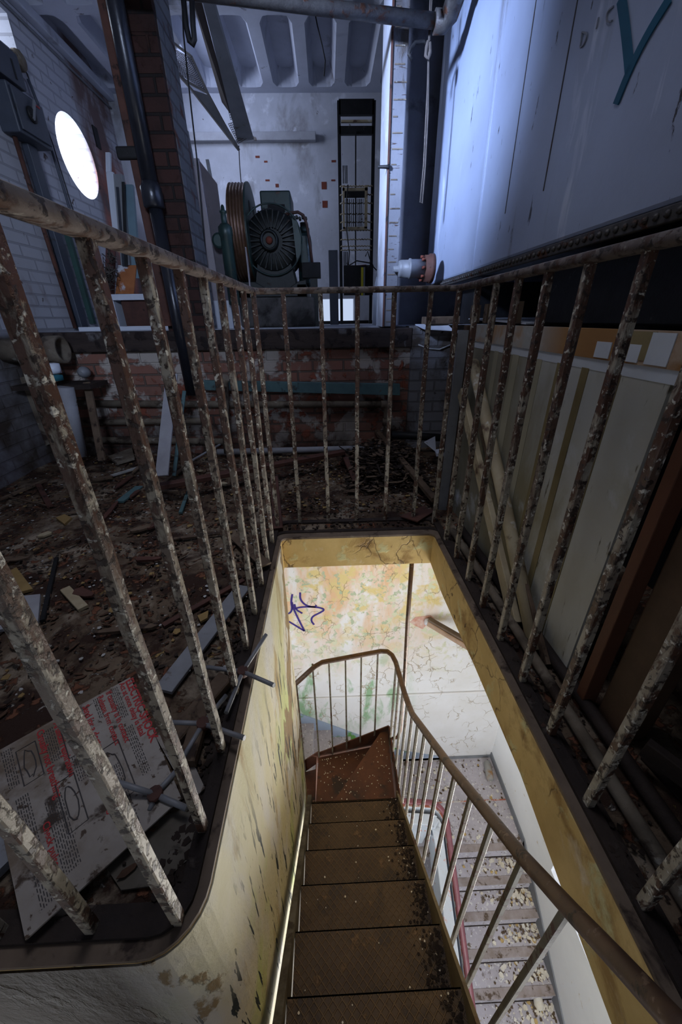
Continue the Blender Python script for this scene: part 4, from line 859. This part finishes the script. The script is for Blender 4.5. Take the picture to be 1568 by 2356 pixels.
def wtube(pts, r, name, m, label, cat='conduit'):
    return one(MB().tube([Vector((LX+d, y, z)) for y, z, d in pts], r, 8, (1, 0, 0)), name, m, label, cat)
one(MB().box(LX, LX+.05, 3.76, 3.86, .95, 2.17), 'cable_trunking', 'bluegrey', 'dark vertical cable trunking below the switch box', 'trunking', bevel=.004)
one(MB().tube([(LX+.03, 3.66, 2.18), (LX+.03, 3.66, 1.9), (LX+.03, 3.69, .95)], .016, 8, (1, 0, 0)), 'rusty_conduit', 'redwood', 'rusty conduit running down beside the cable trunking', 'conduit')
one(MB().tube([(LX+.02, 4.06, 2.62), (LX+.02, 4.10, 2.5), (LX+.02, 4.14, 1.9), (LX+.02, 4.16, .95)], .010, 8, (1, 0, 0)), 'wall_conduit', 'bluegrey', 'thin grey conduit just left of the round window', 'conduit')
one(MB().tube([(LX+.008, 4.02, 2.72), (LX+.008, 4.09, 2.66), (LX+.008, 4.18, 2.3), (LX+.008, 4.24, 1.6), (LX+.008, 4.26, .95)], .004, 6, (1, 0, 0)), 'wall_wire', 'cable', 'thin wire running down the left wall by the round window', 'wire')
one(MB().lathe((LX, 4.02, 2.70), (1, 0, 0), [(0, .06), (.03, .06), (.05, .03), (.05, .02)], 7), 'broken_wall_lamp', 'pipe', 'broken brownish wall lamp base under the high window', 'lamp')
one(MB().box(LX, LX+.012, 4.98, 5.06, 2.52, 2.68), 'vent_hole_cover', 'black', 'small black square vent right of the round window', 'vent')
# green window strip below
one(MB().box(LX, LX+.04, 3.98, 4.02, .98, 1.72), 'door_jamb_strip', mat('green_edged_timber', (.035, .085, .075), (.03, .06, .055), 6, (), .6), 'dark green strip framing the boarded doorway on the left', 'strip')
# metal channels right of round window
mch = thing('lift_guide_channels', 'row of white grey and teal metal channels standing by the round window', 'channel', (-1.8, 4.3, PZ))
Y4 = 4.25
def vpanel(px_top, px_bot, wpx, z1, z0, m, name, d=.03, yy=Y4):
    a = at(px_top[0], px_top[1], 'y', yy); b = at(px_bot[0], px_bot[1], 'y', yy)
    a2 = at(px_top[0]+wpx, px_top[1], 'y', yy); b2 = at(px_bot[0]+wpx, px_bot[1], 'y', yy)
    MB().prism([b, b2, a2, a], (0, d, 0)).build(name, m, mch, .002)
vpanel((242, 350), (243, 395), 10, 0, 0, 'whitemetal', 'top_tab')
vpanel((243, 395), (262, 560), 16, 0, 0, 'whitemetal', 'white_channel')
vpanel((260, 400), (278, 610), 20, 0, 0, 'greymetal', 'grey_channel', .05, 4.22)
vpanel((266, 430), (281, 612), 6, 0, 0, mat('dark_slot', (.04, .045, .06), None, 5), 'channel_slot', .01, 4.21)
vpanel((279, 418), (286, 612), 7, 0, 0, 'black', 'perforated_strip', .01, 4.20)
vpanel((284, 424), (302, 640), 20, 0, 0, mat('teal_sheet', (.16, .25, .30), (.13, .2, .24), 5, (), .5), 'teal_panel', .04, 4.26)
vpanel((271, 610), (265, 676), 42, 0, 0, 'rustorange', 'rusted_base_plate', .02, 4.24)
vpanel((243, 560), (240, 680), 22, 0, 0, mat('maroon_junk', (.12, .05, .045), (.07, .03, .03), 9), 'maroon_backing', .02, 4.30)
jk = MB()
for i in range(26):
    p = at(244+rnd.uniform(0, 16), 575+rnd.uniform(0, 80), 'y', 4.1); q = [p+Vector((rnd.uniform(-.06, .06), rnd.uniform(-.03, .03), rnd.uniform(-.06, .06))) for _ in range(4)]
    jk.tube([p]+q, .004, 5)
one(jk, 'wire_tangle', 'rope', 'tangle of old wires beside the rusted base plate', 'wires')
tb_ = thing('low_bench', 'low white topped bench below the metal channels', 'bench', (-1.8, 4.1, PZ))
a = at(253, 678, 'y', 4.05); b = at(382, 686, 'y', 4.05)
MB().box(a.x, b.x, 4.0, 4.4, b.z-.012, a.z).build('bench_top', 'whitemetal', tb_)
MB().box(a.x, a.x+.03, 4.02, 4.38, PZ, a.z-.02).build('leg', 'whitemetal', tb_); MB().box(b.x-.03, b.x, 4.02, 4.38, PZ, a.z-.02).build('leg', 'whitemetal', tb_)
one(MB().box(a.x+.08, a.x+.42, 4.05, 4.3, PZ, a.z-.03), 'storage_box', 'redwood', 'dark red box standing under the low white bench', 'box', bevel=.006)
one(MB().box(a.x+.44, a.x+.52, 4.02, 4.1, PZ, PZ+.12), 'small_white_box', 'whitemetal', 'small white box right of the dark red box', 'box', bevel=.004)
one(MB().box(-1.95, -1.15, 3.35, 3.42, PZ, PZ+.03), 'floor_plank', 'whitemetal', 'pale plank lying along the platform edge left of the pillar', 'plank', bevel=.004)

# ================================================================== BELOW PLATFORM: PIPES AND TIMBERS
def hpipe(x0, y0, x1, y1, Y, r, name, m, label, cat='pipe', sag=.0):
    a, b = at(x0, y0, 'y', Y), at(x1, y1, 'y', Y); md = a.lerp(b, .5)-Vector((0, 0, sag))
    return one(MB().tube([a, md, b], r, 12), name, m, label, cat)
one(MB().prism([at(460, 876, 'y', 2.96), at(920, 884, 'y', 2.96), at(920, 910, 'y', 2.96), at(470, 898, 'y', 2.96)], (0, .05, 0)), 'teal_board', 'teal', 'long teal painted board fixed across the brick wall', 'board', bevel=.003)
hpipe(180, 928, 885, 930, 3.0, .026, 'lagged_pipe', 'pipe', 'upper dirty lagged pipe below the teal board', sag=.005)
hpipe(190, 972, 480, 968, 3.0, .024, 'lagged_pipe', 'pipe', 'middle dirty pipe behind the leaning white plank')
hpipe(200, 1012, 520, 1016, 3.0, .026, 'lagged_pipe', 'pipe', 'lowest dirty lagged pipe on the left near the floor')
hpipe(500, 1040, 900, 1030, 2.90, .024, 'lagged_pipe', 'lagging', 'pale pipe lying at the foot of the brick wall')
ep = thing('elbow_pipe', 'grey drain elbow turning down at the right end of the lagged pipe', 'pipe', (.43, 2.9, 0))
a = at(885, 930, 'y', 2.93)
MB().tube([a-Vector((.03, 0, 0)), a, a+Vector((.02, 0, -.02)), a+Vector((.022, 0, -.06)), (a.x+.022, 2.93, .05)], .028, 14, (0, 1, 0)).build('bend', 'pipe', ep)
MB().lathe((a.x+.022, 2.93, a.z-.16), (0, 0, 1), [(0, .028), (0, .036), (.05, .036), (.05, .028)], 18).build('collar', 'pipe', ep)
hpipe(900, 1000, 1060, 1010, 2.85, .03, 'dark_pipe', 'black', 'black pipe in the far right corner under the tank')
bp_ = thing('broken_drain_pipe', 'wide grey drain pipe with open socket end at the far left', 'pipe', (-2.0, 2.8, .6))
a = at(0, 805, 'y', 2.85); b = at(118, 805, 'y', 2.85)
MB().tube([(-2.2, 2.85, b.z), (b.x, 2.85, b.z)], .075, 24).build('pipe_body', 'pipe', bp_)
MB().lathe((b.x-.02, 2.85, b.z), (1, 0, 0), [(0, .076), (.01, .088), (.10, .088), (.10, .07), (.02, .066), (.01, .0)], 28).build('socket_end', 'pipe', bp_)
one(MB().tube([at(150, 890, 'y', 2.7), at(182, 1048, 'y', 2.7)], .05, 20, (0, 1, 0)), 'lagged_upright_pipe', 'lagging', 'silvery wrapped upright pipe under the broken drain pipe', 'pipe')
one(MB().box(-2.15, -1.62, 2.72, 2.95, .585, .615), 'timber_shelf', 'kerbdark', 'dark shelf board above the silvery upright pipe', 'shelf')
one(MB().lathe(at(122, 848, 'y', 2.75)-Vector((0, 0, .03)), (0, 0, 1), [(0, .04), (.02, .045), (.06, .045), (.065, .02)], 16), 'white_can', 'whitemetal', 'small white can on the dark shelf board', 'can')
one(MB().lathe(at(125, 868, 'y', 2.70)-Vector((0, 0, .02)), (0, 0, 1), [(0, .05), (.03, .05), (.035, .03)], 16), 'teal_tin', mat('teal_tin_paint', (.02, .14, .18)), 'small teal tin below the white can', 'tin')
one(MB().lathe(at(198, 855, 'y', 2.95), (0, -1, 0), [(0, .035), (.03, .04), (.06, .03), (.07, .012)], 16), 'pipe_stub', 'greymetal', 'round grey pipe stub on the brick wall', 'stub')
one(MB().bar(at(395, 862, 'y', 2.55), at(372, 1095, 'y', 2.05), .075, .012, (0, 1, .5)), 'leaning_plank', mat('pale_grey_plank', (.30, .31, .34), (.22, .22, .25), 5, [((.07, .05, .04), 9, .64, .7)], .6), 'pale grey plank leaning against the lagged pipes', 'plank')
one(MB().bar(at(200, 880, 'y', 2.8), at(235, 1060, 'y', 2.6), .05, .02, (0, 1, 0)), 'leaning_plank', 'oldwood', 'brown plank leaning right of the silvery upright pipe', 'plank')
one(MB().bar(at(424, 900, 'y', 2.6), at(400, 1095, 'y', 2.25), .022, .012, (0, 1, 0)), 'teal_lath', 'teal', 'thin teal lath leaning beside the pale grey plank', 'lath')
one(MB().tube([at(524, 1042, 'y', 2.86), at(520, 1000, 'y', 2.86), at(515, 880, 'y', 2.86), at(520, 868, 'y', 2.84)], .03, 12, (0, 1, 0)), 'mossy_pipe', 'pipe', 'mossy upright pipe in front of the teal board', 'pipe')
one(MB().prism([at(40, 870, 'y', 2.9), at(130, 850, 'y', 2.9), at(140, 1010, 'y', 2.9), at(30, 1060, 'y', 2.9)], (0, .05, 0)), 'stone_slab', 'pipe', 'mottled stone slab leaning in the far left corner', 'slab')
# white sheets on the platform corner
one(MB().prism([at(955, 748, 'y', 2.98), at(1030, 747, 'y', 2.96), at(1045, 762, 'y', 2.9), at(975, 758, 'y', 2.9)], (0, .02, .006)), 'metal_sheet', 'whitemetal', 'white curled sheet on the corner where brick meets white wall', 'sheet')
rp_ = [at(x, y, 'y', 2.992) for x, y in ((962, 793), (985, 802), (1010, 804), (1040, 792))]
one(MB().tube(rp_, .005, 8), 'white_rope', 'whiterope', 'short white cord hanging below the curled white sheet', 'cord')

# ================================================================== FLOOR DEBRIS, individual
def fbar(p, q, w, t, name, m, label, cat='plank', z=.035, z2=None):
    a = at(p[0], p[1], 'z', z); b = at(q[0], q[1], 'z', z if z2 is None else z2)
    return one(MB().bar(a, b, w, t, (0, 0, 1)), name, m, label, cat)
fbar((560, 1350), (375, 1590), .06, .012, 'metal_strip', 'greymetal', 'wide grey metal strip lying beside the left railing', 'strip')
fbar((560, 1335), (375, 1440), .022, .012, 'wooden_batten', 'redwood', 'dark reddish batten lying left of the wide grey strip', 'batten')
fbar((365, 1120), (790, 1040), .055, .03, 'perforated_angle', 'redwood', 'long rusty slotted beam lying across the far floor', 'beam', .12, .14)
fbar((790, 1045), (818, 1110), .035, .02, 'wooden_batten', 'redwood', 'short red batten under the end of the slotted beam', 'batten', .11, .05)
fbar((630, 1100), (640, 1220), .05, .03, 'timber_stump', 'redwood', 'dark timber stump lying by the far left railing corner', 'timber', .12, .02)
fbar((860, 985), (1000, 1150), .04, .03, 'timber_stick', 'oldwood', 'grey timber stick lying diagonally in the rubbish heap', 'stick', .16, .08)
fbar((275, 1155), (320, 1120), .05, .012, 'painted_splinter', 'teal', 'pale teal painted splinter lying on the left floor', 'splinter')
fbar((255, 1095), (320, 1075), .02, .015, 'white_stick', 'chipwhite', 'pale stick lying left of the leaning plank foot', 'stick')
fbar((130, 1285), (98, 1430), .016, .016, 'black_rod', 'black', 'short black rod lying on the left floor', 'rod')
fbar((0, 1150), (105, 1105), .02, .02, 'thin_batten', 'oldwood', 'thin grey batten lying at the far left', 'batten')
fbar((20, 1143), (115, 1165), .008, .008, 'thin_rod', 'oldwood', 'very thin rod crossing the grey batten at far left', 'rod')
fbar((88, 1115), (115, 1165), .03, .012, 'wood_chip', 'redwood', 'reddish wood chip near the thin rod', 'chip')
fbar((150, 1355), (192, 1400), .035, .012, 'wood_chunk', 'cream', 'cream brown wood chunk right of the black rod', 'chunk')
fbar((440, 1110), (415, 1180), .02, .012, 'teal_lath', 'teal', 'short teal lath lying behind the second left baluster', 'lath')
fbar((372, 1115), (430, 1070), .02, .014, 'wooden_batten', 'oldwood', 'brown batten resting near the foot of the teal lath', 'batten', .06)
fbar((440, 1060), (510, 1020), .012, .01, 'thin_lath', 'lagging', 'thin pale lath under the lagged pipes', 'lath', .1)
fbar((540, 1235), (612, 1300), .05, .008, 'wood_wedge', 'oldwood', 'brown wooden wedge beside the left balusters', 'wedge', .05)
fbar((400, 1240), (520, 1225), .02, .01, 'wood_splinter', 'oldwood', 'long thin splinter lying mid floor left of the wedge', 'splinter')
fbar((10, 1110), (60, 1020), .04, .03, 'timber_scrap', 'redwood', 'rusty timber scrap at the far left edge', 'scrap')
fbar((520, 1560), (400, 1700), .05, .03, 'bark_log', 'oldwood', 'rough brown split log beside the left railing foot', 'log')
fbar((470, 1620), (430, 1760), .04, .03, 'bark_log', 'oldwood', 'second rough split log nearest the placard', 'log')
one(MB().prism([at(1000, 1005, 'z', .2), at(975, 1018, 'z', .2), at(1002, 1040, 'z', .13)], (.002, .004, .004)), 'white_triangle', 'whitemetal', 'white triangular metal plate with holes on the rubbish heap', 'plate')
one(MB().prism([at(1000, 1040, 'z', .12), at(1018, 1038, 'z', .12), at(1020, 1050, 'z', .12), at(1003, 1050, 'z', .12)], (0, 0, .02)), 'white_block', 'whitemetal', 'small pale block below the white triangular plate', 'block')
one(MB().prism([at(920, 1190, 'z', .03), at(975, 1165, 'z', .03), at(998, 1178, 'z', .03), at(960, 1202, 'z', .03)], (0, 0, .006)), 'brown_sheet', 'redwood', 'thin brown sheet lying by the far right baluster foot', 'sheet')
one(MB().prism([at(0, 1382, 'z', .03), at(95, 1372, 'z', .03), at(90, 1435, 'z', .03), at(0, 1455, 'z', .03)], (0, 0, .012)), 'stone_tile', 'lagging', 'pale grey stone tile at the left edge of the floor', 'tile')
one(MB().prism([at(12, 1325, 'z', .035), at(40, 1310, 'z', .035), at(78, 1360, 'z', .035), at(30, 1372, 'z', .035)], (0, 0, .012)), 'yellow_flake', 'chipyellow', 'large yellow flake above the grey stone tile', 'flake')
one(MB().prism([at(130, 1195, 'z', .03), at(150, 1187, 'z', .03), at(166, 1195, 'z', .03), at(150, 1210, 'z', .03)], (0, 0, .012)), 'yellow_flake', 'chipyellow', 'yellow flake between two left balusters in mid floor', 'flake')
one(MB().prism([at(455, 1420, 'z', .035), at(480, 1408, 'z', .035), at(478, 1425, 'z', .035), at(462, 1434, 'z', .035)], (0, 0, .008)), 'yellow_flake', 'chipyellow', 'small yellow flake on the wide grey metal strip', 'flake')
one(MB().prism([at(250, 1055, 'z', .05), at(305, 1035, 'z', .06), at(310, 1058, 'z', .05), at(270, 1070, 'z', .04)], (0, 0, .02)), 'stone_fragment', 'pipe', 'flat grey stone fragment left of the leaning plank', 'stone')
# four-armed grey plastic crosses
def cross(c, arms, label):
    mb = MB(); cz = .05; cc = at(c[0], c[1], 'z', cz)
    for a in arms: mb.tube([cc, at(a[0], a[1], 'z', cz+a[2])], .0065, 8)
    t_ = thing('metal_cross', label, 'bracket', (cc.x, cc.y, .02))
    mb.build('arm', 'greymetal', t_); MB().lathe(cc-Vector((0, 0, .012)), (0, 0, 1), [(0, .016), (.02, .016)], 10).build('hub', 'redwood', t_)
cross((558, 1545), ((630, 1577, .02), (475, 1535, .0), (612, 1460, .02), (520, 1640, 0)), 'four armed rod cross overhanging the hole edge')
cross((467, 1665), ((562, 1698, .02), (385, 1662, 0), (520, 1600, 0), (420, 1745, 0)), 'four armed rod cross between the left balusters')
cross((357, 1828), ((270, 1800, .03), (405, 1775, .0), (430, 1860, .0), (345, 1865, -.01)), 'four armed rod cross lying on the placard')
# placard
def placard():
    p0, p1, p2, p3 = [at(x, y, 'z', .04) for x, y in ((300, 1560), (418, 1838), (60, 2165), (-30, 1745))]
    U = (p1-p0); V = (p3-p0)
    t_ = thing('safety_placard', 'dirty white electric shock placard with red headings on the floor', 'placard', (p0+U*.5+V*.5)-Vector((0, 0, .01)))
    def P(u, v, z=.0): return p0*(1-u)*(1-v)+p1*u*(1-v)+p2*u*v+p3*(1-u)*v+Vector((0, 0, z))
    MB().prism([P(0, 0), P(1, 0), P(1, 1), P(0, 1)], (0, 0, .004)).build('sheet', 'paper', t_)
    def rows(mb, v, u0, u1, n, h, gap, seed):
        r_ = random.Random(seed)
        for i in range(n):
            vv = v+i*gap; u = u0
            while u < u1:
                l = r_.uniform(.008, .03); e = min(u+l, u1)
                mb.add([P(u, vv, .0046), P(e, vv, .0046), P(e, vv+h, .0046), P(u, vv+h, .0046)], [(0, 1, 2, 3)]); u = e+.009
    k = MB()
    for v, u0, u1, n in ((.115, .02, .30, 5), (.115, .38, .74, 5), (.27, .02, .2, 3), (.29, .56, .95, 6), (.40, .04, .28, 6), (.46, .34, .52, 7), (.60, .05, .30, 6), (.66, .5, .9, 8), (.83, .38, .95, 6), (.86, .03, .3, 5)):
        k = MB(); rows(k, v, u0, u1, n, .0055, .0135, int(v*100)); k.build('text_block', 'ink', t_)
    def line(mb, pts, w_=.0012):
        mb.sweep([P(u, v, .0047) for u, v in pts], [(-w_, -.0004), (w_, -.0004), (w_, .0004), (-w_, .0004)], sm=False)
    d = MB()
    for u0, v0, u1, v1 in ((.42, .24, .78, .40), (.10, .43, .34, .56), (.44, .56, .74, .68), (.08, .72, .33, .84)):
        line(d, [(u0, v0), (u1, v0), (u1, v1), (u0, v1), (u0, v0)])
        r_ = random.Random(int(u0*100)); pts = []
        for i in range(14):
            a = 2*math.pi*i/13; rr = .35+.12*r_.random(); pts.append(((u0+u1)/2+(u1-u0)*rr*math.cos(a)*.9, (v0+v1)/2+(v1-v0)*rr*math.sin(a)*.7))
        line(d, pts)
    d.build('diagram', 'ink', t_)
    # headings as lettering lying along U
    def heading(txt, u, v, size, bold=.0):
        cu = bpy.data.curves.new('t', 'FONT'); cu.body = txt; cu.size = 1; cu.extrude = 0; cu.offset = bold; cu.resolution_u = 2
        to = bpy.data.objects.new('t', cu); me = bpy.data.meshes.new_from_object(to)
        mb = MB(); ul = U.length; vl = V.length
        for f in me.polygons: pass
        vs = [P(u+q.co.x*size/ul, v-q.co.y*size/vl, .0048) for q in me.vertices]
        mb.add(vs, [tuple(f.vertices) for f in me.polygons]); o_ = mb.build('heading', 'red', t_)
        bpy.data.objects.remove(to); bpy.data.curves.remove(cu)
    heading('ELECTRIC SHOCK', .015, .045, .030, .03)
    for txt, u, v, sz in (('Act at once delay is fatal', .01, .095, .021), ('If casualty is in contact', .02, .205, .021), ('Release from contact', .02, .27, .021), ('Send for a doctor', .03, .385, .023), ('Casualty breathing', .4, .44, .022), ('Artificial respiration', .03, .59, .022), ('Casualty not breathing', .02, .70, .023), ('Check pulse', .6, .80, .02)):
        heading(txt, u, v, sz, .02)
placard()
one(MB().prism([at(390, 1640, 'z', .02), at(472, 1815, 'z', .02), at(440, 1845, 'z', .02), at(360, 1700, 'z', .02)], (0, 0, .004)), 'paper_sheet', 'paper', 'folded white sheet corner under the right edge of the placard', 'paper')
one(MB().prism([at(25, 2000, 'z', .015), at(200, 2075, 'z', .015), at(60, 2165, 'z', .015)], (0, 0, .004)), 'paper_sheet', 'paper', 'pale sheet corner under the lower left of the placard', 'paper')
kp_ = [at(*p, 'z', .012) for p in ((335, 1900), (440, 1855), (458, 1900), (445, 1970), (400, 2010), (355, 2040), (280, 2050), (240, 1990))]
one(MB().prism(kp_, (0, 0, .005)), 'rounded_sheet', mat('dull_brown_plastic', (.12, .105, .085), (.07, .06, .045), 7, [((.02, .015, .01), 12, .58, .66)], .7), 'dull brown sheet with rounded corner below the placard', 'sheet')
one(MB().prism([at(*p, 'z', .02) for p in ((-20, 1880), (30, 1870), (40, 1980), (-20, 2040))], (0, 0, .02)), 'grey_block', 'greymetal', 'grey metal block at the lower left frame edge', 'block')

# loose board scraps of the left floor, each its own thing
scrap_kinds = [('oldwood', 'wood_scrap', 'splintered grey brown board scrap', 'splintered board scraps on the upper floor', 8),
               ('redwood', 'rotten_wood_scrap', 'dark red rotten wood scrap', 'rotten wood scraps on the upper floor', 8),
               ('cream', 'plaster_scrap', 'small cream plaster scrap', 'plaster scraps on the upper floor', 6)]
ordn = ['nearest', 'second nearest', 'third nearest', 'fourth nearest', 'fifth nearest', 'sixth nearest', 'seventh nearest', 'eighth nearest']
r_ = random.Random(77)
for mm, nm, lab, grp, cnt in scrap_kinds:
    spots = sorted([(r_.uniform(-1.6, -.5), .95+1.8*(i+r_.random()*.7)/cnt) for i in range(cnt)], key=lambda p: -p[1])
    for (x, y), od in zip(spots, ordn):
        a = r_.uniform(0, math.pi); L = r_.uniform(.04, .12) if mm != 'cream' else r_.uniform(.02, .035); W = r_.uniform(.01, .022) if mm != 'cream' else L*.7
        c, s_ = math.cos(a), math.sin(a); pts = []
        for u, v in ((-L, -W*.6), (-L*.3, -W), (L*.8, -W*.8), (L, 0), (L*.7, W), (-L*.6, W*.7), (-L*1.05, W*.2)):
            u *= r_.uniform(.85, 1.1); v *= r_.uniform(.8, 1.2); pts.append((x+u*c-v*s_, y+u*s_+v*c, .034+u*r_.uniform(-.05, .05)))
        one(MB().prism(pts, (0, 0, r_.uniform(.005, .012))), nm, mm, lab+' on left floor, '+od+' the brick wall', 'scrap', grp)

# ================================================================== LITTER as stuff
def chips(name, m, n, region, smin, smax, zf, label, cat='litter', long=1.0, seed=1):
    r_ = random.Random(seed); mb = MB()
    for _ in range(n):
        p = region(r_)
        if p is None: continue
        x, y, z = p; s_ = r_.uniform(smin, smax); a = r_.uniform(0, math.pi); L = r_.uniform(1, long)
        k = r_.randint(4, 6); tilt = r_.uniform(-.35, .35); t2 = r_.uniform(-.35, .35)
        pts = []
        for i in range(k):
            b = 2*math.pi*i/k; rr = s_*r_.uniform(.6, 1); u, v = rr*math.cos(b)*L, rr*math.sin(b)
            X, Y = u*math.cos(a)-v*math.sin(a), u*math.sin(a)+v*math.cos(a)
            pts.append(Vector((x+X, y+Y, z+zf+abs(tilt*X+t2*Y))))
        mb.prism(pts, (0, 0, .0022))
    return mb.build(name, m, kind='stuff', label=label, category=cat)
def reg_floor(r_):
    q = r_.random()
    if q < .7: x, y = r_.uniform(-2.1, -.34), r_.uniform(.35, 3.0)
    else: x, y = r_.uniform(-.3, .75), r_.uniform(1.86, 3.0)
    if y < .82 and -.9 < x < -.34 and r_.random() < .8: return None
    return x, y, .014+.03*max(0, hnoise(x, y)+.2)
chips('paint_flakes', 'chipwhite', 900, reg_floor, .002, .010, .004, 'pale paint flakes scattered over the left floor', seed=2)
chips('yellow_chips', 'chipyellow', 420, reg_floor, .004, .018, .004, 'yellow ochre chips scattered over the left floor', seed=3)
chips('wood_splinters', 'chipbrown', 4200, reg_floor, .0025, .009, .004, 'brown rotten wood splinters covering the upper floor', long=4, seed=4)
chips('dirt_clods', 'chipdark', 2600, reg_floor, .003, .012, .003, 'black dirt clods covering the upper floor', long=1.6, seed=5)
def reg_kerb(r_):
    q = r_.random()
    if q < .5: return r_.uniform(-.36, -.31), r_.uniform(.3, 1.7), .012
    if q < .7: return r_.uniform(-.3, .55), r_.uniform(1.70, 1.85), .012
    return r_.uniform(.54, .66), r_.uniform(-.2, 1.8), .016
chips('kerb_dirt', 'chipdark', 900, reg_kerb, .003, .012, .002, 'black crumbs along the foot of the railing', seed=6)
def reg_heap(r_):
    x, y = r_.uniform(.1, .62), r_.uniform(2.1, 2.95); h = .16*max(0, 1-((x-.40)/.36)**2)*max(0, 1-((y-2.6)/.5)**2)
    return x, y, .02+h*r_.random()
chips('rubbish_heap', 'chipdark', 1400, reg_heap, .006, .02, .0, 'black heap of rubbish below the far wall', long=2, seed=7)
chips('rubbish_heap_bits', 'oldwood', 220, reg_heap, .005, .02, .02, 'grey brown bits lying on the black rubbish heap', long=5, seed=8)
hs = MB(); r_ = random.Random(5)
for _ in range(70):
    p = Vector(reg_heap(r_)); a = r_.uniform(0, 6.3); L = r_.uniform(.04, .16); d = Vector((math.cos(a)*L, math.sin(a)*L, r_.uniform(-.03, .06)))
    hs.bar(p, p+d, r_.uniform(.003, .012), .004)
hs.build('rubbish_sticks', 'kerbdark', kind='stuff', label='tangled dark sticks poking out of the rubbish heap', category='litter')
def reg_steel(r_):
    k = r_.randint(-1, 5); y, z = nose(k)
    return (r_.uniform(SX0+.01, SX1-.01) if r_.random() < .5 else r_.uniform(SX1-.09, SX1-.01)), y-r_.uniform(.01, .18), z
chips('tread_flakes', 'stairchip', 130, reg_steel, .002, .0055, .001, 'cream flakes lying on the steel treads', seed=9)
def reg_steeld(r_):
    p = reg_steel(r_); return (SX1-.01-abs(r_.gauss(0, .035)), p[1], p[2])
chips('tread_dirt', 'chipdark', 900, reg_steeld, .003, .009, .001, 'black dirt along the right edge of the steel treads', seed=10)
def reg_wind(r_):
    x, y = r_.uniform(-.15, .36), r_.uniform(1.34, 1.84)
    up_ = (y-1.31) < (x+.12)/.48*.555
    return x, min(y, 1.79+x*.15), (za-.17 if up_ else za-.34)
chips('winder_flakes', 'stairchip', 150, reg_wind, .002, .006, .001, 'cream flakes lying on the winder treads', seed=12)
def reg_conc(r_):
    k = r_.randint(0, 9)
    if k == 0: return r_.uniform(1.0, 2.32), r_.uniform(2.35, 3.35), LZ
    y = 2.247-.26*k
    return 2.32-abs(r_.gauss(0, .28)), y+r_.uniform(.10, .255), LZ-.17*k
chips('stair_paint_flakes', 'stairchip', 420, reg_conc, .008, .035, .003, 'large cream paint flakes on the concrete stairs', seed=13)
chips('stair_dirt', mat('brown_grit', (.13, .09, .055), (.08, .055, .035), 9), 700, reg_conc, .006, .022, .002, 'brown grit on the concrete stairs', seed=14)
chips('stair_yellow_flakes', mat('ochre_flakes', (.50, .37, .16), (.4, .28, .12), 9), 90, reg_conc, .01, .03, .003, 'ochre flakes on the concrete stairs', seed=15)
one(MB().lathe(at(1120, 1775, 'z', LZ+.04)+Vector((0, -.12, 0)), (.2, 1, 0), [(0, .03), (.02, .055), (.24, .055), (.27, .03)], 14), 'brown_roll', 'orangewood', 'brown roll lying in the landing corner far below', 'roll')
one(MB().lathe(at(1240, 2325, 'z', LZ-.17*5+.03), (.3, 1, 0), [(0, .02), (.03, .05), (.14, .05), (.17, .02)], 14), 'white_lump', 'stairchip', 'white oval lump on a low concrete step', 'lump')
# boxed pipe on back wall of the stairwell
bxp = thing('boxed_pipe', 'brown boxed pipe with broken end on the stairwell wall', 'pipe', (1.3, 3.3, -2.6))
a, b = at(985, 1432, 'y', 3.34), at(1090, 1495, 'y', 3.0)
MB().bar(a, b, .07, .07).build('casing', mat('brown_beam', (.42, .30, .22), (.25, .17, .12), 5), bxp)
a2 = a+Vector((.0, 0, .055)); b2 = b+Vector((.02, 0, .055))
MB().bar(a2, b2, .06, .03).build('upper_board', mat('dark_board', (.16, .12, .09), (.1, .07, .05), 5), bxp)
MB().lathe(a+Vector((-.035, .02, 0)), (1, 0, -.4), [(0, .02), (.01, .04), (.06, .045)], 12).build('pipe_end', 'whitemetal', bxp)
a, b = at(945, 1415, 'y', 3.4), at(1000, 1450, 'y', 3.4)
MB().prism([at(x, y, 'y', 3.397) for x, y in ((942, 1432), (955, 1420), (990, 1416), (1000, 1424), (985, 1432), (972, 1448), (955, 1440))], (0, .006, 0)).build('broken_plaster', mat('pink_plaster', (.50, .22, .15), (.62, .5, .45), 9), back)

# groups of like things
GR = {'lagged_pipe': 'lagged pipes below the platform', 'steel_beam': 'beams under the tank', 'timber_chock': 'chocks on the plywood top', 'yellow_flake': 'yellow flakes on the floor',
      'metal_cross': 'rod crosses by the left railing', 'bark_log': 'split logs by the left railing', 'teal_lath': 'teal laths', 'wooden_batten': 'loose wooden battens', 'floor_pipe': 'pipes at the foot of the right railing',
      'paper_sheet': 'sheets under the placard', 'hanging_cable': 'hanging cables', 'leaning_plank': 'planks leaning on the brick wall', 'timber_post': 'timber posts of the plywood screen'}
for o in bpy.data.objects:
    k = o.name.split('.')[0]
    if o.parent is None and k in GR and 'label' in o: o['group'] = GR[k]
